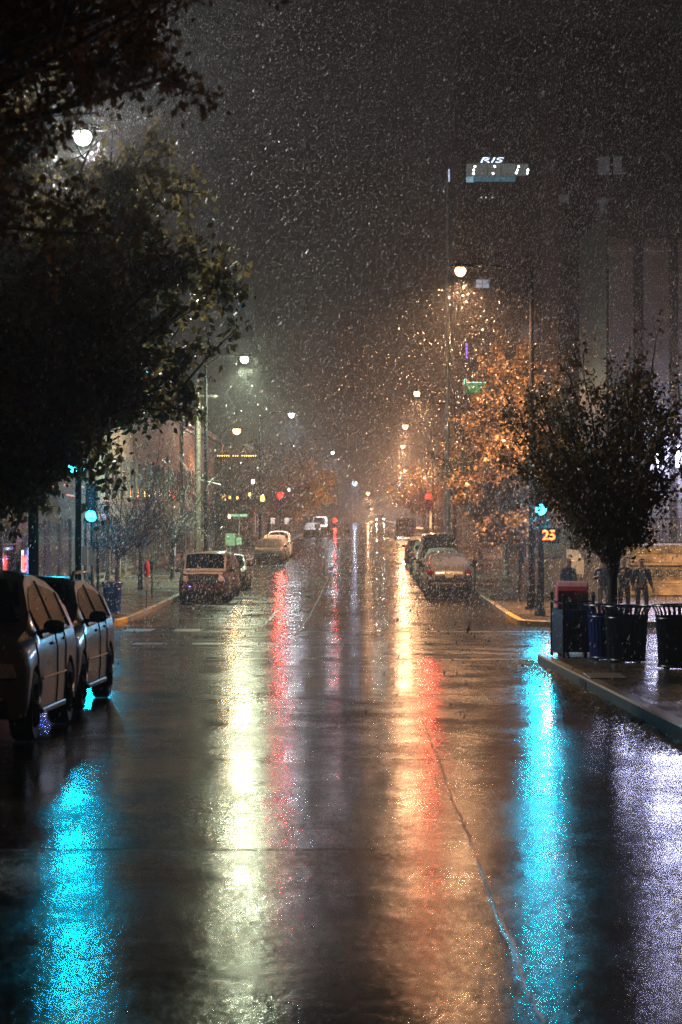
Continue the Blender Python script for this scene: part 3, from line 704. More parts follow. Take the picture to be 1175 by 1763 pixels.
tree('street_tree', (4.40, 42.9, g(42.9) + WALK_H), 1.55, .10, (4.42, 42.9, 3.35), (2.0, 1.7, 1.6), 46, 20, 24, .08, LM_right, M_bark, 'young forked tree behind the black litter bins on the right', 11, clump=.2, shell=.45)
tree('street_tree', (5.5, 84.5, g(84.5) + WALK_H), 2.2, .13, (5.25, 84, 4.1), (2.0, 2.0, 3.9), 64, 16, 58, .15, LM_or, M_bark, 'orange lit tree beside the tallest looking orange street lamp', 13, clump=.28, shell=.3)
tree('street_tree', (6.9, 118, g(118) + WALK_H), 2.2, .14, (6.0, 118, 5.0), (2.5, 2.4, 3.1), 30, 14, 24, .16, LM_mix, M_bark, 'thin dark tree past the orange lit one, above the tall van', 17, clump=.26)
tree('street_tree', (7.2, 150, g(150) + WALK_H), 2.4, .15, (7.0, 150, 5.2), (2.6, 2.6, 3.0), 30, 14, 28, .19, LM_mix, M_bark, 'dark tree around the red signal on the right', 19, clump=.26)
tree('street_tree', (6.6, 262, g(262) + WALK_H), 2.4, .2, (5.6, 262, 5.2), (3.8, 3, 2.8), 22, 12, 18, .22, LM_mix, M_bark, 'round tree over the dark box van beyond the far crossing', 23, clump=.28)
tree('street_tree', (-9.4, 196, g(196) + WALK_H), 2.6, .18, (-9.2, 196, 5.2), (3.0, 2.6, 2.8), 30, 14, 26, .2, LM_mix, M_bark, 'brown tree behind the upper red signal on the left', 29, clump=.28)
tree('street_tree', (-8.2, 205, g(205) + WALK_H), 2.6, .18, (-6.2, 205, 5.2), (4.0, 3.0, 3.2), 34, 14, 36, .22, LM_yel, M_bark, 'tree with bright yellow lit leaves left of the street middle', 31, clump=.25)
tree('street_tree', (-8.5, 280, g(280) + WALK_H), 2.6, .2, (-7.0, 280, 6.0), (4.6, 3.6, 3.6), 24, 12, 18, .24, LM_mix, M_bark, 'hazy brown tree above the snowy cars at the far crossing', 37, clump=.28)
tree('street_tree', (6.6, 320, g(320) + WALK_H), 2.4, .2, (6.0, 320, 6.6), (4.2, 3, 3.4), 20, 12, 16, .26, LM_mix, M_bark, 'faint hazy tree farthest up the right kerb', 41, clump=.28)
for i, (x, y, h, lb) in enumerate([(-8.6, 84, 5.6, 'bare tree nearest the red hooded parking meter'), (-9.0, 97, 6.2, 'bare tree behind the boxy maroon off-roader'), (-8.9, 112, 6.4, 'bare branching tree left of the dark utility pole'),
                                   (-8.8, 128, 6.8, 'bare tree between the utility pole and the green bus sign'), (-8.8, 143, 6.6, 'bare tree under the string of yellow bulbs')]):
    tree('bare_tree', (x, y, g(y) + WALK_H), 1.6, .09, (x + .2, y, g(y) + h * .62), (2.0, 1.8, h * .38), 22, 12, 0, .1, None, M_bark2, lb, 50 + i, group='bare trees on the left sidewalk', clump=.3)

# ------------------------------------------------------------------ right corner: bins, boxes, tree guard
M_bin = surf('bin_black', (.012, .014, .02), .3, var=.3, bump=.001)
M_binb = surf('bin_blue', (.015, .045, .26), .3, var=.3, bump=.001)
def litter_bin(x, y, mat, label, r=.34, h=.93, group='round slatted litter bins'):
    t = thing('litter_bin', (x, y, g(y) + WALK_H), label, 'litter bin', group)
    m = MB(); m.lathe([(r * .80, .05), (r * .84, .045), (r * .97, h * .80), (r * .99, h * .84)], n=30); m.build('drum', M_black, t, smooth=True)
    m = MB(); n = 30
    for k in range(n):
        a = 2 * PI * k / n; c, s_ = math.cos(a), math.sin(a)
        rr = [(r * .88, .03), (r * 1.0, h * .80), (r * 1.03, h * .90), (r * 1.16, h * .985)]
        w_ = .032
        vs = []
        for (q, z) in rr:
            for dx, dr in ((-w_ / 2, 0), (w_ / 2, 0), (w_ / 2, .008), (-w_ / 2, .008)):
                vs.append(((q + dr) * c - dx * s_, (q + dr) * s_ + dx * c, z))
        fs = []
        for i in range(3):
            for j in range(4): fs.append((i * 4 + j, i * 4 + (j + 1) % 4, (i + 1) * 4 + (j + 1) % 4, (i + 1) * 4 + j))
        m.add(vs, fs)
    m.build('slats', mat, t)
    m = MB()
    for (q, z, th) in ((r * .90, .05, .02), (r * 1.01, h * .80, .014), (r * 1.17, h, .018)):
        pts = [(q * math.cos(2 * PI * k / 32), q * math.sin(2 * PI * k / 32), z) for k in range(33)]
        m.tube(pts, th, 6, cap=False)
    m.build('rim', mat, t, smooth=True)
    m = MB()
    for k in range(4):
        a = PI / 4 + k * PI / 2; m.box((r * .8 * math.cos(a), r * .8 * math.sin(a), .02), (.05, .05, .05))
    m.build('foot', mat, t)
    return t
litter_bin(4.32, 39.9, M_bin, 'large black slatted litter bin in front of the young forked tree', .345)
litter_bin(4.12, 41.0, M_binb, 'dark blue slatted litter bin half hidden behind the black one', .33)
litter_bin(4.86, 37.3, M_bin, 'black litter bin cut off by the right edge of the frame', .36, .98)
litter_bin(-7.72, 74, M_binb, 'blue litter bin on the far left corner by the yellow kerb', .28, .95)

M_news_red = surf('news_red', (.62, .04, .08), .35, var=.15, snow=.45)
M_news_blue = surf('news_blue', (.02, .06, .30), .3, var=.2)
M_label = surf('paper_label', (.5, .5, .48), .6, var=.3, scale=20)
M_letter_w = surf('white_lettering', (.45, .47, .5), .5)
def on_px(px, d, dz=WALK_H): return ((px - VX) * d / F, d, g(d) + dz)
def news_box(px, d, w_, h_, mat, label, rounded=True, dp=.45):
    t = thing('news_box', on_px(px, d), label, 'newspaper box', 'newspaper boxes by the right kerb')
    prof = [(-dp / 2, .12), (dp / 2, .12), (dp / 2, h_ - .22)]
    if rounded: prof += [(dp / 2 * math.cos(a), h_ - .22 + .22 * math.sin(a)) for a in np.linspace(.2, PI - .2, 8)]
    else: prof += [(dp / 2, h_), (-dp / 2, h_)]
    prof += [(-dp / 2, h_ - .22)]
    m = MB(); n = len(prof)
    vs = [(-w_ / 2, y, z) for y, z in prof] + [(w_ / 2, y, z) for y, z in prof]
    m.add(vs, [tuple(range(n)), tuple(reversed(range(n, 2 * n)))] + [(i, (i + 1) % n, (i + 1) % n + n, i + n) for i in range(n)])
    m.build('case', mat, t, bevel=.02)
    m = MB(); m.box((0, -dp / 2 - .012, h_ * .62), (w_ * .72, .02, h_ * .26)); d_ = m.build('door', M_black, t, bevel=.006)
    m = MB(); m.box((0, -dp / 2 - .04, h_ * .45), (.16, .03, .03)); m.build('handle', M_alu, d_)
    m = MB()
    for sx in (-1, 1): m.box((sx * (w_ / 2 - .06), 0, .06), (.05, dp * .8, .12))
    m.build('foot', M_black, t)
    return t
t = news_box(985, 43.5, .56, 1.33, M_news_red, 'tall red newspaper box with a rounded snowy top')
m = MB(); m.box((.17, -.245, .98), (.19, .02, .26)); m.build('notice', M_label, t)
t = news_box(992, 42.3, .43, .82, M_news_blue, 'blue newspaper box with vertical white lettering, in front of the red one', False)
text_obj('UNIVERSITY', .095, M_letter_w, t, (.06, -.232, .42), rot=(R(90), R(90), 0), extrude=.002, sx=1.15)
# black iron tree guard
t = thing('tree_guard', on_px(985, 41.7), 'black iron guard rail with ball topped posts around the newspaper boxes', 'guard rail')
x0 = (971 - 985) * 41.7 / F; x1 = (1022 - 985) * 41.7 / F; xb = x0 - .12; yb = 1.1
posts = [(x0, 0), (x1, 0), (xb, yb), (x1 + .1, yb)]
m = MB()
for (x, y) in posts: m.box((x, y, .52), (.045, .045, 1.04))
for (x, y) in posts: m.lathe([(.001, -.04), (.03, -.028), (.04, 0), (.03, .028), (.001, .04)], (x, y, 1.08), n=12)
m.build('posts', M_steel, t, smooth=True)
m = MB()
for z in (.94, .82, .12):
    m.tube([(x0, 0, z), (x1, 0, z)], .016, 6); m.tube([(x0, 0, z), (xb, yb, z)], .016, 6); m.tube([(xb, yb, z), (x1 + .1, yb, z)], .016, 6)
for k in range(1, 8): x = x0 + (x1 - x0) * k / 8; m.tube([(x, 0, .12), (x, 0, .82)], .008, 5)
m.build('rails', M_steel, t)
m = MB(); dx, dy = xb - x0, yb; L_ = math.hypot(dx, dy); m.box((x0 + dx / 2, dy / 2, .44), (L_ - .06, .02, .74), rz=math.atan2(dy, dx)); m.build('side_panel', M_black, t)

t = thing('storm_drain', (3.13, 34.5, g(34.5)), 'kerb inlet with a worn steel lid in the near right kerb', 'storm drain')
m = MB(); m.box((.01, 0, .07), (.06, 1.0, .10)); m.build('opening_shade', M_black, t)  # black block painted in place of the shade inside the inlet
m = MB(); m.box((.30, 0, WALK_H + .012), (.52, 1.15, .03)); m.build('lid', M_alu, t, bevel=.008)
# ------------------------------------------------------------------ people
M_skin = surf('skin', (.42, .24, .16), .5, var=.1)
M_jac_k = surf('jacket_black', (.014, .014, .016), .7, bump=.004, bscale=30)
M_jac_n = surf('jacket_navy', (.015, .022, .045), .7, bump=.004, bscale=30)
M_jac_o = surf('jacket_olive', (.05, .05, .035), .7, bump=.004, bscale=30)
M_jean = surf('jeans', (.035, .045, .07), .8, bump=.003, bscale=40)
M_jean_k = surf('jeans_dark', (.018, .02, .026), .8, bump=.003, bscale=40)
M_khaki = surf('khaki_cloth', (.28, .23, .17), .8, bump=.003, bscale=40)
M_shirt = surf('grey_shirt', (.22, .23, .22), .8, bump=.003, bscale=30)
M_hair = surf('dark_hair', (.02, .015, .01), .6)
M_cap_w = surf('white_cap', (.6, .6, .58), .7)
M_cap_r = surf('brown_cap', (.10, .04, .03), .7)
M_shoe = surf('shoe_leather', (.02, .017, .015), .5)
M_cup = surf('paper_cup', (.7, .69, .66), .6, var=.05)
def skinned(name, verts, edges, radii, mat, parent, root=0, sub=1):
    me = bpy.data.meshes.new(name); me.from_pydata([tuple(v) for v in verts], edges, []); me.materials.append(mat)
    o = bpy.data.objects.new(name, me); COL.objects.link(o); o.parent = parent
    sk = o.modifiers.new('skin', 'SKIN'); sk.use_smooth_shade = True; sk.branch_smoothing = .4
    for i, sv in enumerate(me.skin_vertices[0].data):
        r_ = radii[i]; sv.radius = r_ if isinstance(r_, tuple) else (r_, r_); sv.use_root = (i == root)
    sb = o.modifiers.new('sub', 'SUBSURF'); sb.levels = sub; sb.render_levels = sub
    return o
def person(loc, rz, label, group, J=None, jacket=M_jac_k, trousers=M_jean, cap=None, shirt=None, hood=False, h=1.78, detail=True):
    """joints in metres for a 1.78 m figure facing -y; J overrides"""
    t = thing('person', loc, label, 'person', group, rz)
    k = h / 1.78
    j = dict(pelvis=(0, 0, .96), waist=(0, 0, 1.10), chest=(0, .01, 1.30), neck=(0, .01, 1.49), head=(0, -.01, 1.60), crown=(0, 0, 1.72),
             shL=(.19, .01, 1.43), shR=(-.19, .01, 1.43), elL=(.232, .03, 1.16), elR=(-.232, .03, 1.16), wrL=(.225, -.06, .92), wrR=(-.225, -.06, .92),
             hipL=(.10, 0, .92), hipR=(-.10, 0, .92), knL=(.11, -.02, .50), knR=(-.11, -.02, .50), anL=(.12, .02, .09), anR=(-.12, .02, .09), toL=(.13, -.14, .035), toR=(-.13, -.14, .035))
    if J: j.update(J)
    j = {a: Vector(b) * k for a, b in j.items()}
    V, E, Rd, ix = [], [], [], {}
    def av(nm, p, r_, par=None):
        ix[nm] = len(V); V.append(p); Rd.append(r_)
        if par: E.append((ix[par], ix[nm]))
    av('pelvis', j['pelvis'], (.13, .10)); av('waist', j['waist'], (.125, .095), 'pelvis'); av('chest', j['chest'], (.16, .11), 'waist'); av('neck', j['neck'], .062, 'chest')
    av('jaw', j['neck'].lerp(j['head'], .75) + Vector((0, -.012, 0)), (.058, .062), 'neck'); av('head', j['head'] + Vector((0, 0, .02)), (.076, .092), 'jaw'); av('crown', j['crown'] - Vector((0, 0, .02)), (.062, .078), 'head')
    for S in 'LR':
        av('sh' + S, j['sh' + S], .062, 'chest'); av('el' + S, j['el' + S], .042, 'sh' + S); av('wr' + S, j['wr' + S], .027, 'el' + S)
        d = (j['wr' + S] - j['el' + S]).normalized(); palm = j['wr' + S] + d * .07; av('pm' + S, palm, (.036, .02), 'wr' + S)
        sd = d.cross(Vector((0, -1, 0)) if abs(d.y) < .9 else Vector((0, 0, 1))); sd.normalize(); nf = d.cross(sd)
        if detail:
            for q, (o_, ln) in enumerate(((-.03, .055), (-.010, .07), (.010, .065), (.03, .05))):
                a = palm + sd * o_ + d * .03; av(f'f{S}{q}', a, .010, 'pm' + S); av(f'g{S}{q}', a + d * ln * .5 + nf * .01, .0085, f'f{S}{q}'); av(f'h{S}{q}', a + d * ln * .8 + nf * .035, .007, f'g{S}{q}')
            av('t' + S, palm - sd * .04 - d * .015, .011, 'pm' + S); av('u' + S, palm - sd * .055 + d * .03 + nf * .02, .009, 't' + S)
        av('hip' + S, j['hip' + S], .085, 'pelvis'); av('kn' + S, j['kn' + S], .055, 'hip' + S); av('an' + S, j['an' + S], .036, 'kn' + S); av('to' + S, j['to' + S], .03, 'an' + S)
    skinned('body', V, E, Rd, M_skin, t)
    # nose, eyes and ears
    H0 = j['head']
    m = MB(); m.lathe([(.001, -.015), (.013, -.005), (.008, .03), (.001, .034)], (H0.x, H0.y - .095, H0.z - .005), 'Z', 8)
    m.build('nose', M_skin, t, smooth=True)
    for sx in (-1, 1):
        m = MB(); m.lathe([(.001, -.012), (.012, 0), (.001, .012)], (H0.x + sx * .03, H0.y - .082, H0.z + .025), 'Y', 8); m.build('eye', M_hair, t)
    # jacket
    up = Vector((0, 0, 1))
    V, E, Rd = [j['pelvis'] + Vector((0, 0, -.06)), j['waist'], j['chest'], j['neck'] - Vector((0, 0, .035))], [(0, 1), (1, 2), (2, 3)], [(.188, .14), (.178, .135), (.176, .13), (.088, .09)]
    for S in 'LR':
        o_ = len(V); V += [j['sh' + S] + Vector((0, 0, .0)), j['el' + S], j['el' + S].lerp(j['wr' + S], .92)]; Rd += [.078, .067, .055]; E += [(2, o_), (o_, o_ + 1), (o_ + 1, o_ + 2)]
    skinned('jacket', V, E, Rd, jacket, t, 1)
    if shirt:
        m = MB(); vs = []; fs = []; n = 7; zs = np.linspace(.95, 1.42, 5) * k
        for z in zs:
            for u in np.linspace(-1, 1, n): vs.append((u * .075, -.150 * k + .035 * abs(u) ** 2 + (.02 if z > 1.38 * k else 0), z))
        for i in range(4):
            for q in range(n - 1): fs.append((i * n + q, i * n + q + 1, (i + 1) * n + q + 1, (i + 1) * n + q))
        m.add(vs, fs); so = m.build('shirt', shirt, t, smooth=True); so.modifiers.new('solid', 'SOLIDIFY').thickness = .02
    V, E, Rd = [j['pelvis'] + Vector((0, 0, .03))], [], [(.145, .115)]
    for S in 'LR':
        o_ = len(V); V += [j['hip' + S] - Vector((0, 0, .06)), j['kn' + S], j['an' + S] + Vector((0, 0, .02))]; Rd += [.098, .072, .060]; E += [(0, o_), (o_, o_ + 1), (o_ + 1, o_ + 2)]
    skinned('trousers', V, E, Rd, trousers, t, 0)
    for S in 'LR':
        a, b = j['an' + S], j['to' + S]; fw = (b - a); fw.z = 0; fw.normalize()
        skinned('shoe', [a - fw * .03 - Vector((0, 0, .03)), a + fw * .07 - Vector((0, 0, .045)), b - Vector((0, 0, 0)) + fw * .02], [(0, 1), (1, 2)], [(.045, .045), (.045, .036), (.04, .026)], M_shoe, t, 0)
    c = H0 + Vector((0, .008, .045))
    prof = [(.103 * math.cos(a), .105 * math.sin(a)) for a in np.linspace(-.25 if not cap else .05, PI / 2 - .02, 7)]
    m = MB(); m.lathe(prof, (c.x, c.y + .004, c.z), n=16)
    if cap:
        m.add([(c.x - .075, c.y - .08, c.z + .02), (c.x + .075, c.y - .08, c.z + .02), (c.x + .055, c.y - .19, c.z + .005), (c.x - .055, c.y - .19, c.z + .005), (c.x - .075, c.y - .08, c.z + .03), (c.x + .075, c.y - .08, c.z + .03), (c.x + .055, c.y - .19, c.z + .013), (c.x - .055, c.y - .19, c.z + .013)],
              [(0, 1, 2, 3), (4, 5, 6, 7), (0, 3, 7, 4), (3, 2, 6, 7), (1, 2, 6, 5)])
    m.build('cap' if cap else ('hood' if hood else 'hair'), cap or (jacket if hood else M_hair), t, smooth=True)
    return t
def cup(p, label, tilt=0):
    t = thing('paper_cup', p, label, 'paper cup', 'paper cups in people\'s hands'); t.rotation_euler = (tilt, 0, 0)
    m = MB(); m.lathe([(.001, -.07), (.030, -.07), (.042, .06)], n=14); m.build('cup', M_cup, t, smooth=True)
    m = MB(); m.lathe([(.044, .058), (.045, .07), (.036, .078), (.001, .08)], n=14); m.build('lid', M_cup, t, smooth=True)
GP = 'people standing on the far right corner'
def stand(px, d): return on_px(px, d)
lA = stand(1075, 70.5); person(lA, 0, 'man in a dark cap and jacket holding a white cup to his chest', GP, dict(elR=(-.27, .0, 1.18), wrR=(-.14, -.22, 1.27), head=(-.01, -.03, 1.59), wrL=(.24, -.06, .92)), M_jac_k, M_jean_k, cap=M_jac_n)
cup((lA[0] - .06, lA[1] - .27, lA[2] + 1.32), 'white paper cup at the chest of the man in the dark cap')
lB = stand(1105, 70.2); person(lB, 0, 'man in an open black jacket over a grey shirt, cup hanging low', GP, dict(wrL=(.30, -.04, .90), knL=(.14, -.04, .5)), M_jac_k, M_jean, cap=M_cap_r, shirt=M_shirt)
cup((lB[0] + .32, lB[1] - .08, lB[2] + .80), 'white paper cup held low beside the man with the grey shirt')
lC = stand(1040, 69.5); person(lC, 0, 'person in pale trousers standing behind the young tree trunk', GP, dict(elR=(-.27, .0, 1.15), wrR=(-.20, -.22, 1.22)), M_jac_o, M_khaki)
cup((lC[0] - .17, lC[1] - .28, lC[2] + 1.28), 'white paper cup showing left of the young tree trunk')
person(stand(980, 71.0), .6, 'person in a white cap and navy jacket behind the red newspaper box', GP, None, M_jac_n, M_jean_k, cap=M_cap_w)
GW = 'people walking over the far crossing'
walk = dict(knL=(.10, -.22, .52), anL=(.10, -.33, .12), toL=(.10, -.47, .06), knR=(-.10, .06, .48), anR=(-.10, .38, .14), toR=(-.10, .30, .04), wrL=(.26, .20, .95), wrR=(-.26, -.22, .98), elL=(.26, .16, 1.17), elR=(-.26, -.06, 1.17))
def cross(px, d): return on_px(px, d, .0)
person(cross(597, 247), R(70), 'hooded dark walker striding alone in the middle of the far crossing', GW, walk, M_jac_k, M_jean_k, hood=True, h=1.86, detail=False)
person(cross(566, 252), R(80), 'walker in a dark coat close to the low red signal', GW, walk, M_jac_k, M_jean, h=1.78, detail=False)
person(cross(547, 251), R(15), 'leftmost walker in a paler jacket in front of the snowy cars', GW, dict(knL=(.12, -.1, .5), anR=(-.14, .15, .1), toR=(-.14, .03, .035)), M_shirt, M_jean, h=1.76, detail=False)

# ------------------------------------------------------------------ buildings
M_stone = surf('pale_stone', (.14, .137, .13), .55, var=.3, scale=1.2, bump=.004, bscale=8)
M_stone_d = surf('dark_stone', (.03, .03, .033), .4, var=.4)
M_sand = surf('sandstone', (.40, .30, .16), .5, var=.45, scale=1.7, bump=.006, bscale=7)
M_sand2 = surf('mossy_sandstone', (.20, .16, .07), .55, var=.55, scale=2.2, bump=.008, bscale=6)
M_rubble = surf('rubble_stone', (.10, .10, .095), .6, var=.6, scale=3, bump=.03, bscale=3)
M_ink = surf('incised_lettering', (.008, .008, .006), .7)
def brick(name, col):
    m, nt, b = new_mat(name)
    br = nt.nodes.new('ShaderNodeTexBrick'); br.inputs['Scale'].default_value = 1; br.inputs['Brick Width'].default_value = .22; br.inputs['Row Height'].default_value = .075; br.inputs['Mortar Size'].default_value = .008
    br.inputs['Color1'].default_value = (*col, 1); br.inputs['Color2'].default_value = (*[c * .6 for c in col], 1); br.inputs['Mortar'].default_value = (.2, .18, .16, 1)
    tc = nt.nodes.new('ShaderNodeTexCoord'); mp = nt.nodes.new('ShaderNodeMapping'); mp.inputs['Rotation'].default_value = (R(90), 0, R(90))
    sx = nt.nodes.new('ShaderNodeSeparateXYZ'); cb = nt.nodes.new('ShaderNodeCombineXYZ'); ad = nt.nodes.new('ShaderNodeMath')
    nt.links.new(tc.outputs['Object'], sx.inputs[0]); nt.links.new(sx.outputs[0], ad.inputs[0]); nt.links.new(sx.outputs[1], ad.inputs[1]); nt.links.new(ad.outputs[0], cb.inputs[0]); nt.links.new(sx.outputs[2], cb.inputs[1])
    nt.links.new(cb.outputs[0], br.inputs['Vector'])
    n = tex_noise(nt, .8, 4); mx = nt.nodes.new('ShaderNodeMix'); mx.data_type = 'RGBA'; mx.blend_type = 'MULTIPLY'; mx.inputs[0].default_value = .7
    r = ramp(nt, n.outputs[0], [(.3, (.4, .4, .4)), (.7, (1.2, 1.2, 1.2))])
    nt.links.new(br.outputs[0], mx.inputs[6]); nt.links.new(r.outputs[0], mx.inputs[7]); nt.links.new(mx.outputs[2], b.inputs['Base Color'])
    b.inputs['Roughness'].default_value = .6
    bp = nt.nodes.new('ShaderNodeBump'); bp.inputs['Distance'].default_value = .006; bp.invert = True; nt.links.new(br.outputs['Fac'], bp.inputs['Height']); nt.links.new(bp.outputs[0], b.inputs['Normal'])
    return m
BR = [brick('brick_red', (.17, .075, .05)), brick('brick_brown', (.13, .085, .06)), brick('brick_tan', (.22, .17, .12)), surf('render_grey', (.16, .155, .15), .7, var=.3, scale=1)]
M_pane = surf('dark_pane', (.012, .013, .016), .08, var=.3)
M_frame = surf('window_frame', (.10, .095, .09), .5)
M_pane_warm = glow('pane_warm', (1, .55, .22), .45)
M_pane_cool = glow('pane_cool', (.85, .92, 1), .5)
M_pane_dim = glow('pane_dim', (.75, .75, .9), .045)
def row_building(side, xf, y0, y1, H, mat, label, floors=2, lit=(), depth=14, group='row buildings along the street', bays=None):
    zg = min(g(y0), g(y1)) + .1; yc = (y0 + y1) / 2
    t = thing('brick_building' if 'brick' in label else 'shop_building', (xf, yc, zg), label, 'building', group)
    hl = (y1 - y0) / 2
    m = MB(); m.box((side * depth / 2, 0, H / 2 - .3), (depth, 2 * hl, H + .6)); m.build('wall', mat, t)
    m = MB(); m.box((side * (depth / 2 - .15), 0, H + .2), (depth + .3, 2 * hl + .06, .4)); m.box((side * (depth / 2 - .1), 0, H - .25), (depth + .15, 2 * hl + .03, .14)); m.build('cornice', M_stone, t)
    bays = bays or max(2, int(2 * hl / 3.4)); bw = 2 * hl / bays
    kk = 0
    for f in range(floors):
        z0 = .5 if f == 0 else 3.9 + (f - 1) * 3.2; hh = 2.4 if f == 0 else 1.7
        for b_ in range(bays):
            y = -hl + bw * (b_ + .5); ww = bw * (.74 if f == 0 else .42)
            isdoor = f == 0 and b_ % 3 == 1
            fr = MB(); zc = z0 + hh / 2
            if isdoor: ww = 1.1; zc = 1.25; hh = 2.3
            fx = -side * .03
            for (dy, dz, sy, sz) in ((0, hh / 2 + .05, ww + .2, .1), (0, -hh / 2 - .05, ww + .2, .1), (-ww / 2 - .05, 0, .1, hh), (ww / 2 + .05, 0, .1, hh), (0, hh * .18, ww, .05)):
                fr.box((fx, y + dy, zc + dz), (.12, sy, sz))
            fo = fr.build('door' if isdoor else 'window', M_frame, t)
            pm = M_pane
            if (f, b_) in dict(lit): pm = dict(lit)[(f, b_)]
            pn = MB(); pn.box((fx * .2, y, zc), (.06, ww, hh)); pn.build('pane', pm, fo)
            kk += 1
    return t
W_, C_, D_ = M_pane_warm, M_pane_cool, M_pane_dim
row_building(-1, -11.6, 76.5, 92, 7.2, BR[1], 'low brown brick shop with red neon trim and a neon window, far left', 2)
row_building(-1, -11.7, 92.1, 109, 6.2, BR[3], 'grey shop building behind the white vertical sign on the left', 1, lit=(((0, 2), D_),))
row_building(-1, -11.5, 109.1, 128, 8.2, BR[0], 'red brick building left of the dark utility pole', 2, lit=(((0, 4), D_),))
row_building(-1, -11.6, 128.1, 152, 9.0, BR[2], 'tan brick building with one white lit doorway by the utility pole', 2, lit=(((0, 5), C_),))
row_building(-1, -11.4, 152.1, 183, 8.4, BR[0], 'dark red brick building behind the row of warm lanterns', 2, lit=(((0, 3), W_), ((0, 5), W_), ((1, 6), W_)))
row_building(-1, -11.8, 237, 290, 9, BR[1], 'brown brick block beyond the far crossing on the left', 2, lit=(((0, 2), W_), ((0, 6), W_)))
row_building(-1, -12.0, 291, 390, 10, BR[2], 'long tan brick block far up the street on the left', 2, lit=(((0, 5), W_),))
row_building(-1, -12.0, 391, 600, 11, BR[1], 'farthest brown brick block on the left', 2, bays=20)
row_building(1, 9.2, 124, 152, 9.5, BR[2], 'tan brick block behind the thin dark tree on the right', 3, lit=(((0, 2), D_),))
row_building(1, 9.0, 152.1, 183, 8.5, BR[1], 'brown brick block near the red signal on the right', 2, lit=(((0, 4), C_),))
row_building(1, 9.4, 300, 400, 9, BR[3], 'grey block far up the street on the right', 2, lit=(((0, 5), W_),))
row_building(1, 9.6, 401, 620, 10, BR[1], 'farthest brown block on the right', 2, bays=20)

# pillared hall on the right with its stepped terrace
y0 = 96.0; zb = g(94) + WALK_H
t = thing('pillared_hall', (14, y0, zb), 'pale stone hall with tall pilasters and wall lamps, right edge', 'building')
def hx(px, d=y0): return (px - VX) * d / F - 14
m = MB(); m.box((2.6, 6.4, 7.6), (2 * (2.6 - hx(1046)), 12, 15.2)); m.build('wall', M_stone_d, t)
slots = [(1050, 1090), (1107, 1152), (1167, 1212), (1228, 1272), (1290, 1330)]
for a, b_ in slots:
    xa, xb_ = hx(a), hx(b_)
    m = MB(); m.box(((xa + xb_) / 2, .1, 7.0), (xb_ - xa, .6, 14.0), taper=1)
    m.box(((xa + xb_) / 2, .05, 1.45), (xb_ - xa + .10, .75, .30)); m.box(((xa + xb_) / 2, .05, 13.6), (xb_ - xa + .10, .75, .3))
    m.build('pilaster', M_stone, t, bevel=.03)
m = MB(); m.box((2.6, .2, 14.7), (2 * (2.6 - hx(1046)) + .1, 1.0, 1.4)); m.build('cornice', M_stone_d, t)  # dark colour stands in for the light falling off up the hall
M_vio = glow('violet_white_lamp', (.62, .62, 1), 45)
VIO = (.60, .62, 1.0)
for i, (px, py) in enumerate(((1062, 792), (1131, 786), (1165, 786), (1222, 790))):
    z = EYE + (VY - py) * y0 / F - zb
    m = MB(); m.box((hx(px), -.26, z), (.16, .12, 1.0)); fx_ = m.build('wall_lamp', M_steel, t)
    m = MB(); m.box((hx(px), -.40, z), (.11, .14, .85)); m.build('lamp_glass', M_vio, fx_, bevel=.03)
    l = lamp_light('POINT', (hx(px), -.72, z), VIO, 430, t, radius=.5)
t = thing('stone_terrace', (14, 90, zb), 'stepped sandstone terrace wall lettered METRO below the pillared hall', 'terrace wall')
def tx(px, d=90): return (px - VX) * d / F - 14
m = MB(); m.box(((tx(1010) + 16) / 2, 2.7, .22), (16 - tx(1010), 5.4, .44)); m.build('base_course', M_sand, t, bevel=.02)
m = MB(); m.box(((tx(1049) + 16) / 2, 3.0, .78), (16 - tx(1049), 5.2, .68)); m.build('lettered_wall', M_sand2, t, bevel=.02)
m = MB(); m.box(((tx(1047) + 16) / 2, 3.0, .50), (16 - tx(1047), 5.36, .1)); m.box(((tx(1047) + 16) / 2, 3.0, 1.16), (16 - tx(1047), 5.4, .08)); m.build('ledge', M_sand, t)
m = MB(); m.box(((tx(1052) + 16) / 2, 3.3, 1.36), (16 - tx(1052), 4.9, .32)); m.build('middle_course', M_sand, t, bevel=.02)
m = MB(); m.box(((tx(1054) + 16) / 2, 3.4, 1.70), (16 - tx(1054), 5.0, .36)); m.build('coping', M_sand2, t, bevel=.04)
text_obj('PROUD METRO', .40, M_ink, t, (tx(1147), .385, .80), extrude=.006, sx=.80, align='CENTER')
t = thing('iron_railing', (14, 91.5, zb + 1.88), 'black iron railing on top of the sandstone terrace', 'railing')
m = MB()
ra, rb_ = tx(985, 91.5), tx(1300, 91.5)
for z in (.08, .98): m.box(((ra + rb_) / 2, 0, z), (rb_ - ra, .05, .05))
m.build('rails', M_steel, t)
m = MB(); n = int((rb_ - ra) / .125)
for k in range(n): m.box((ra + .125 * (k + .5), 0, .53), (.028, .028, .86))
for k in range(0, n, 12): m.box((ra + .125 * k, 0, .52), (.07, .07, 1.04))
m.build('balusters', M_steel, t)
t = thing('rubble_wall', (7.6, 88.5, g(88) + WALK_H), 'low dark rubble stone wall behind the countdown signal', 'stone wall')
m = MB(); m.box((.3, 0, .75), (3.6, .5, 1.5)); m.build('wall', M_rubble, t, bevel=.05); m = MB(); m.box((.3, 0, 1.55), (3.8, .65, .12)); m.build('coping', M_rubble, t)
t = thing('notice_board', on_px(990, 85), 'pale board with a slanting top behind the white capped person', 'notice board')
m = MB(); z = EYE + (VY - 965) * 85 / F - (g(85) + WALK_H); m.prism([(-.30, z - .42), (.32, z - .50), (.32, z + .02), (.12, z + .36), (-.30, z + .42)], -.02, .02); m.build('panel', surf_once('board_white', (.42, .42, .40), .5, var=.3), t)
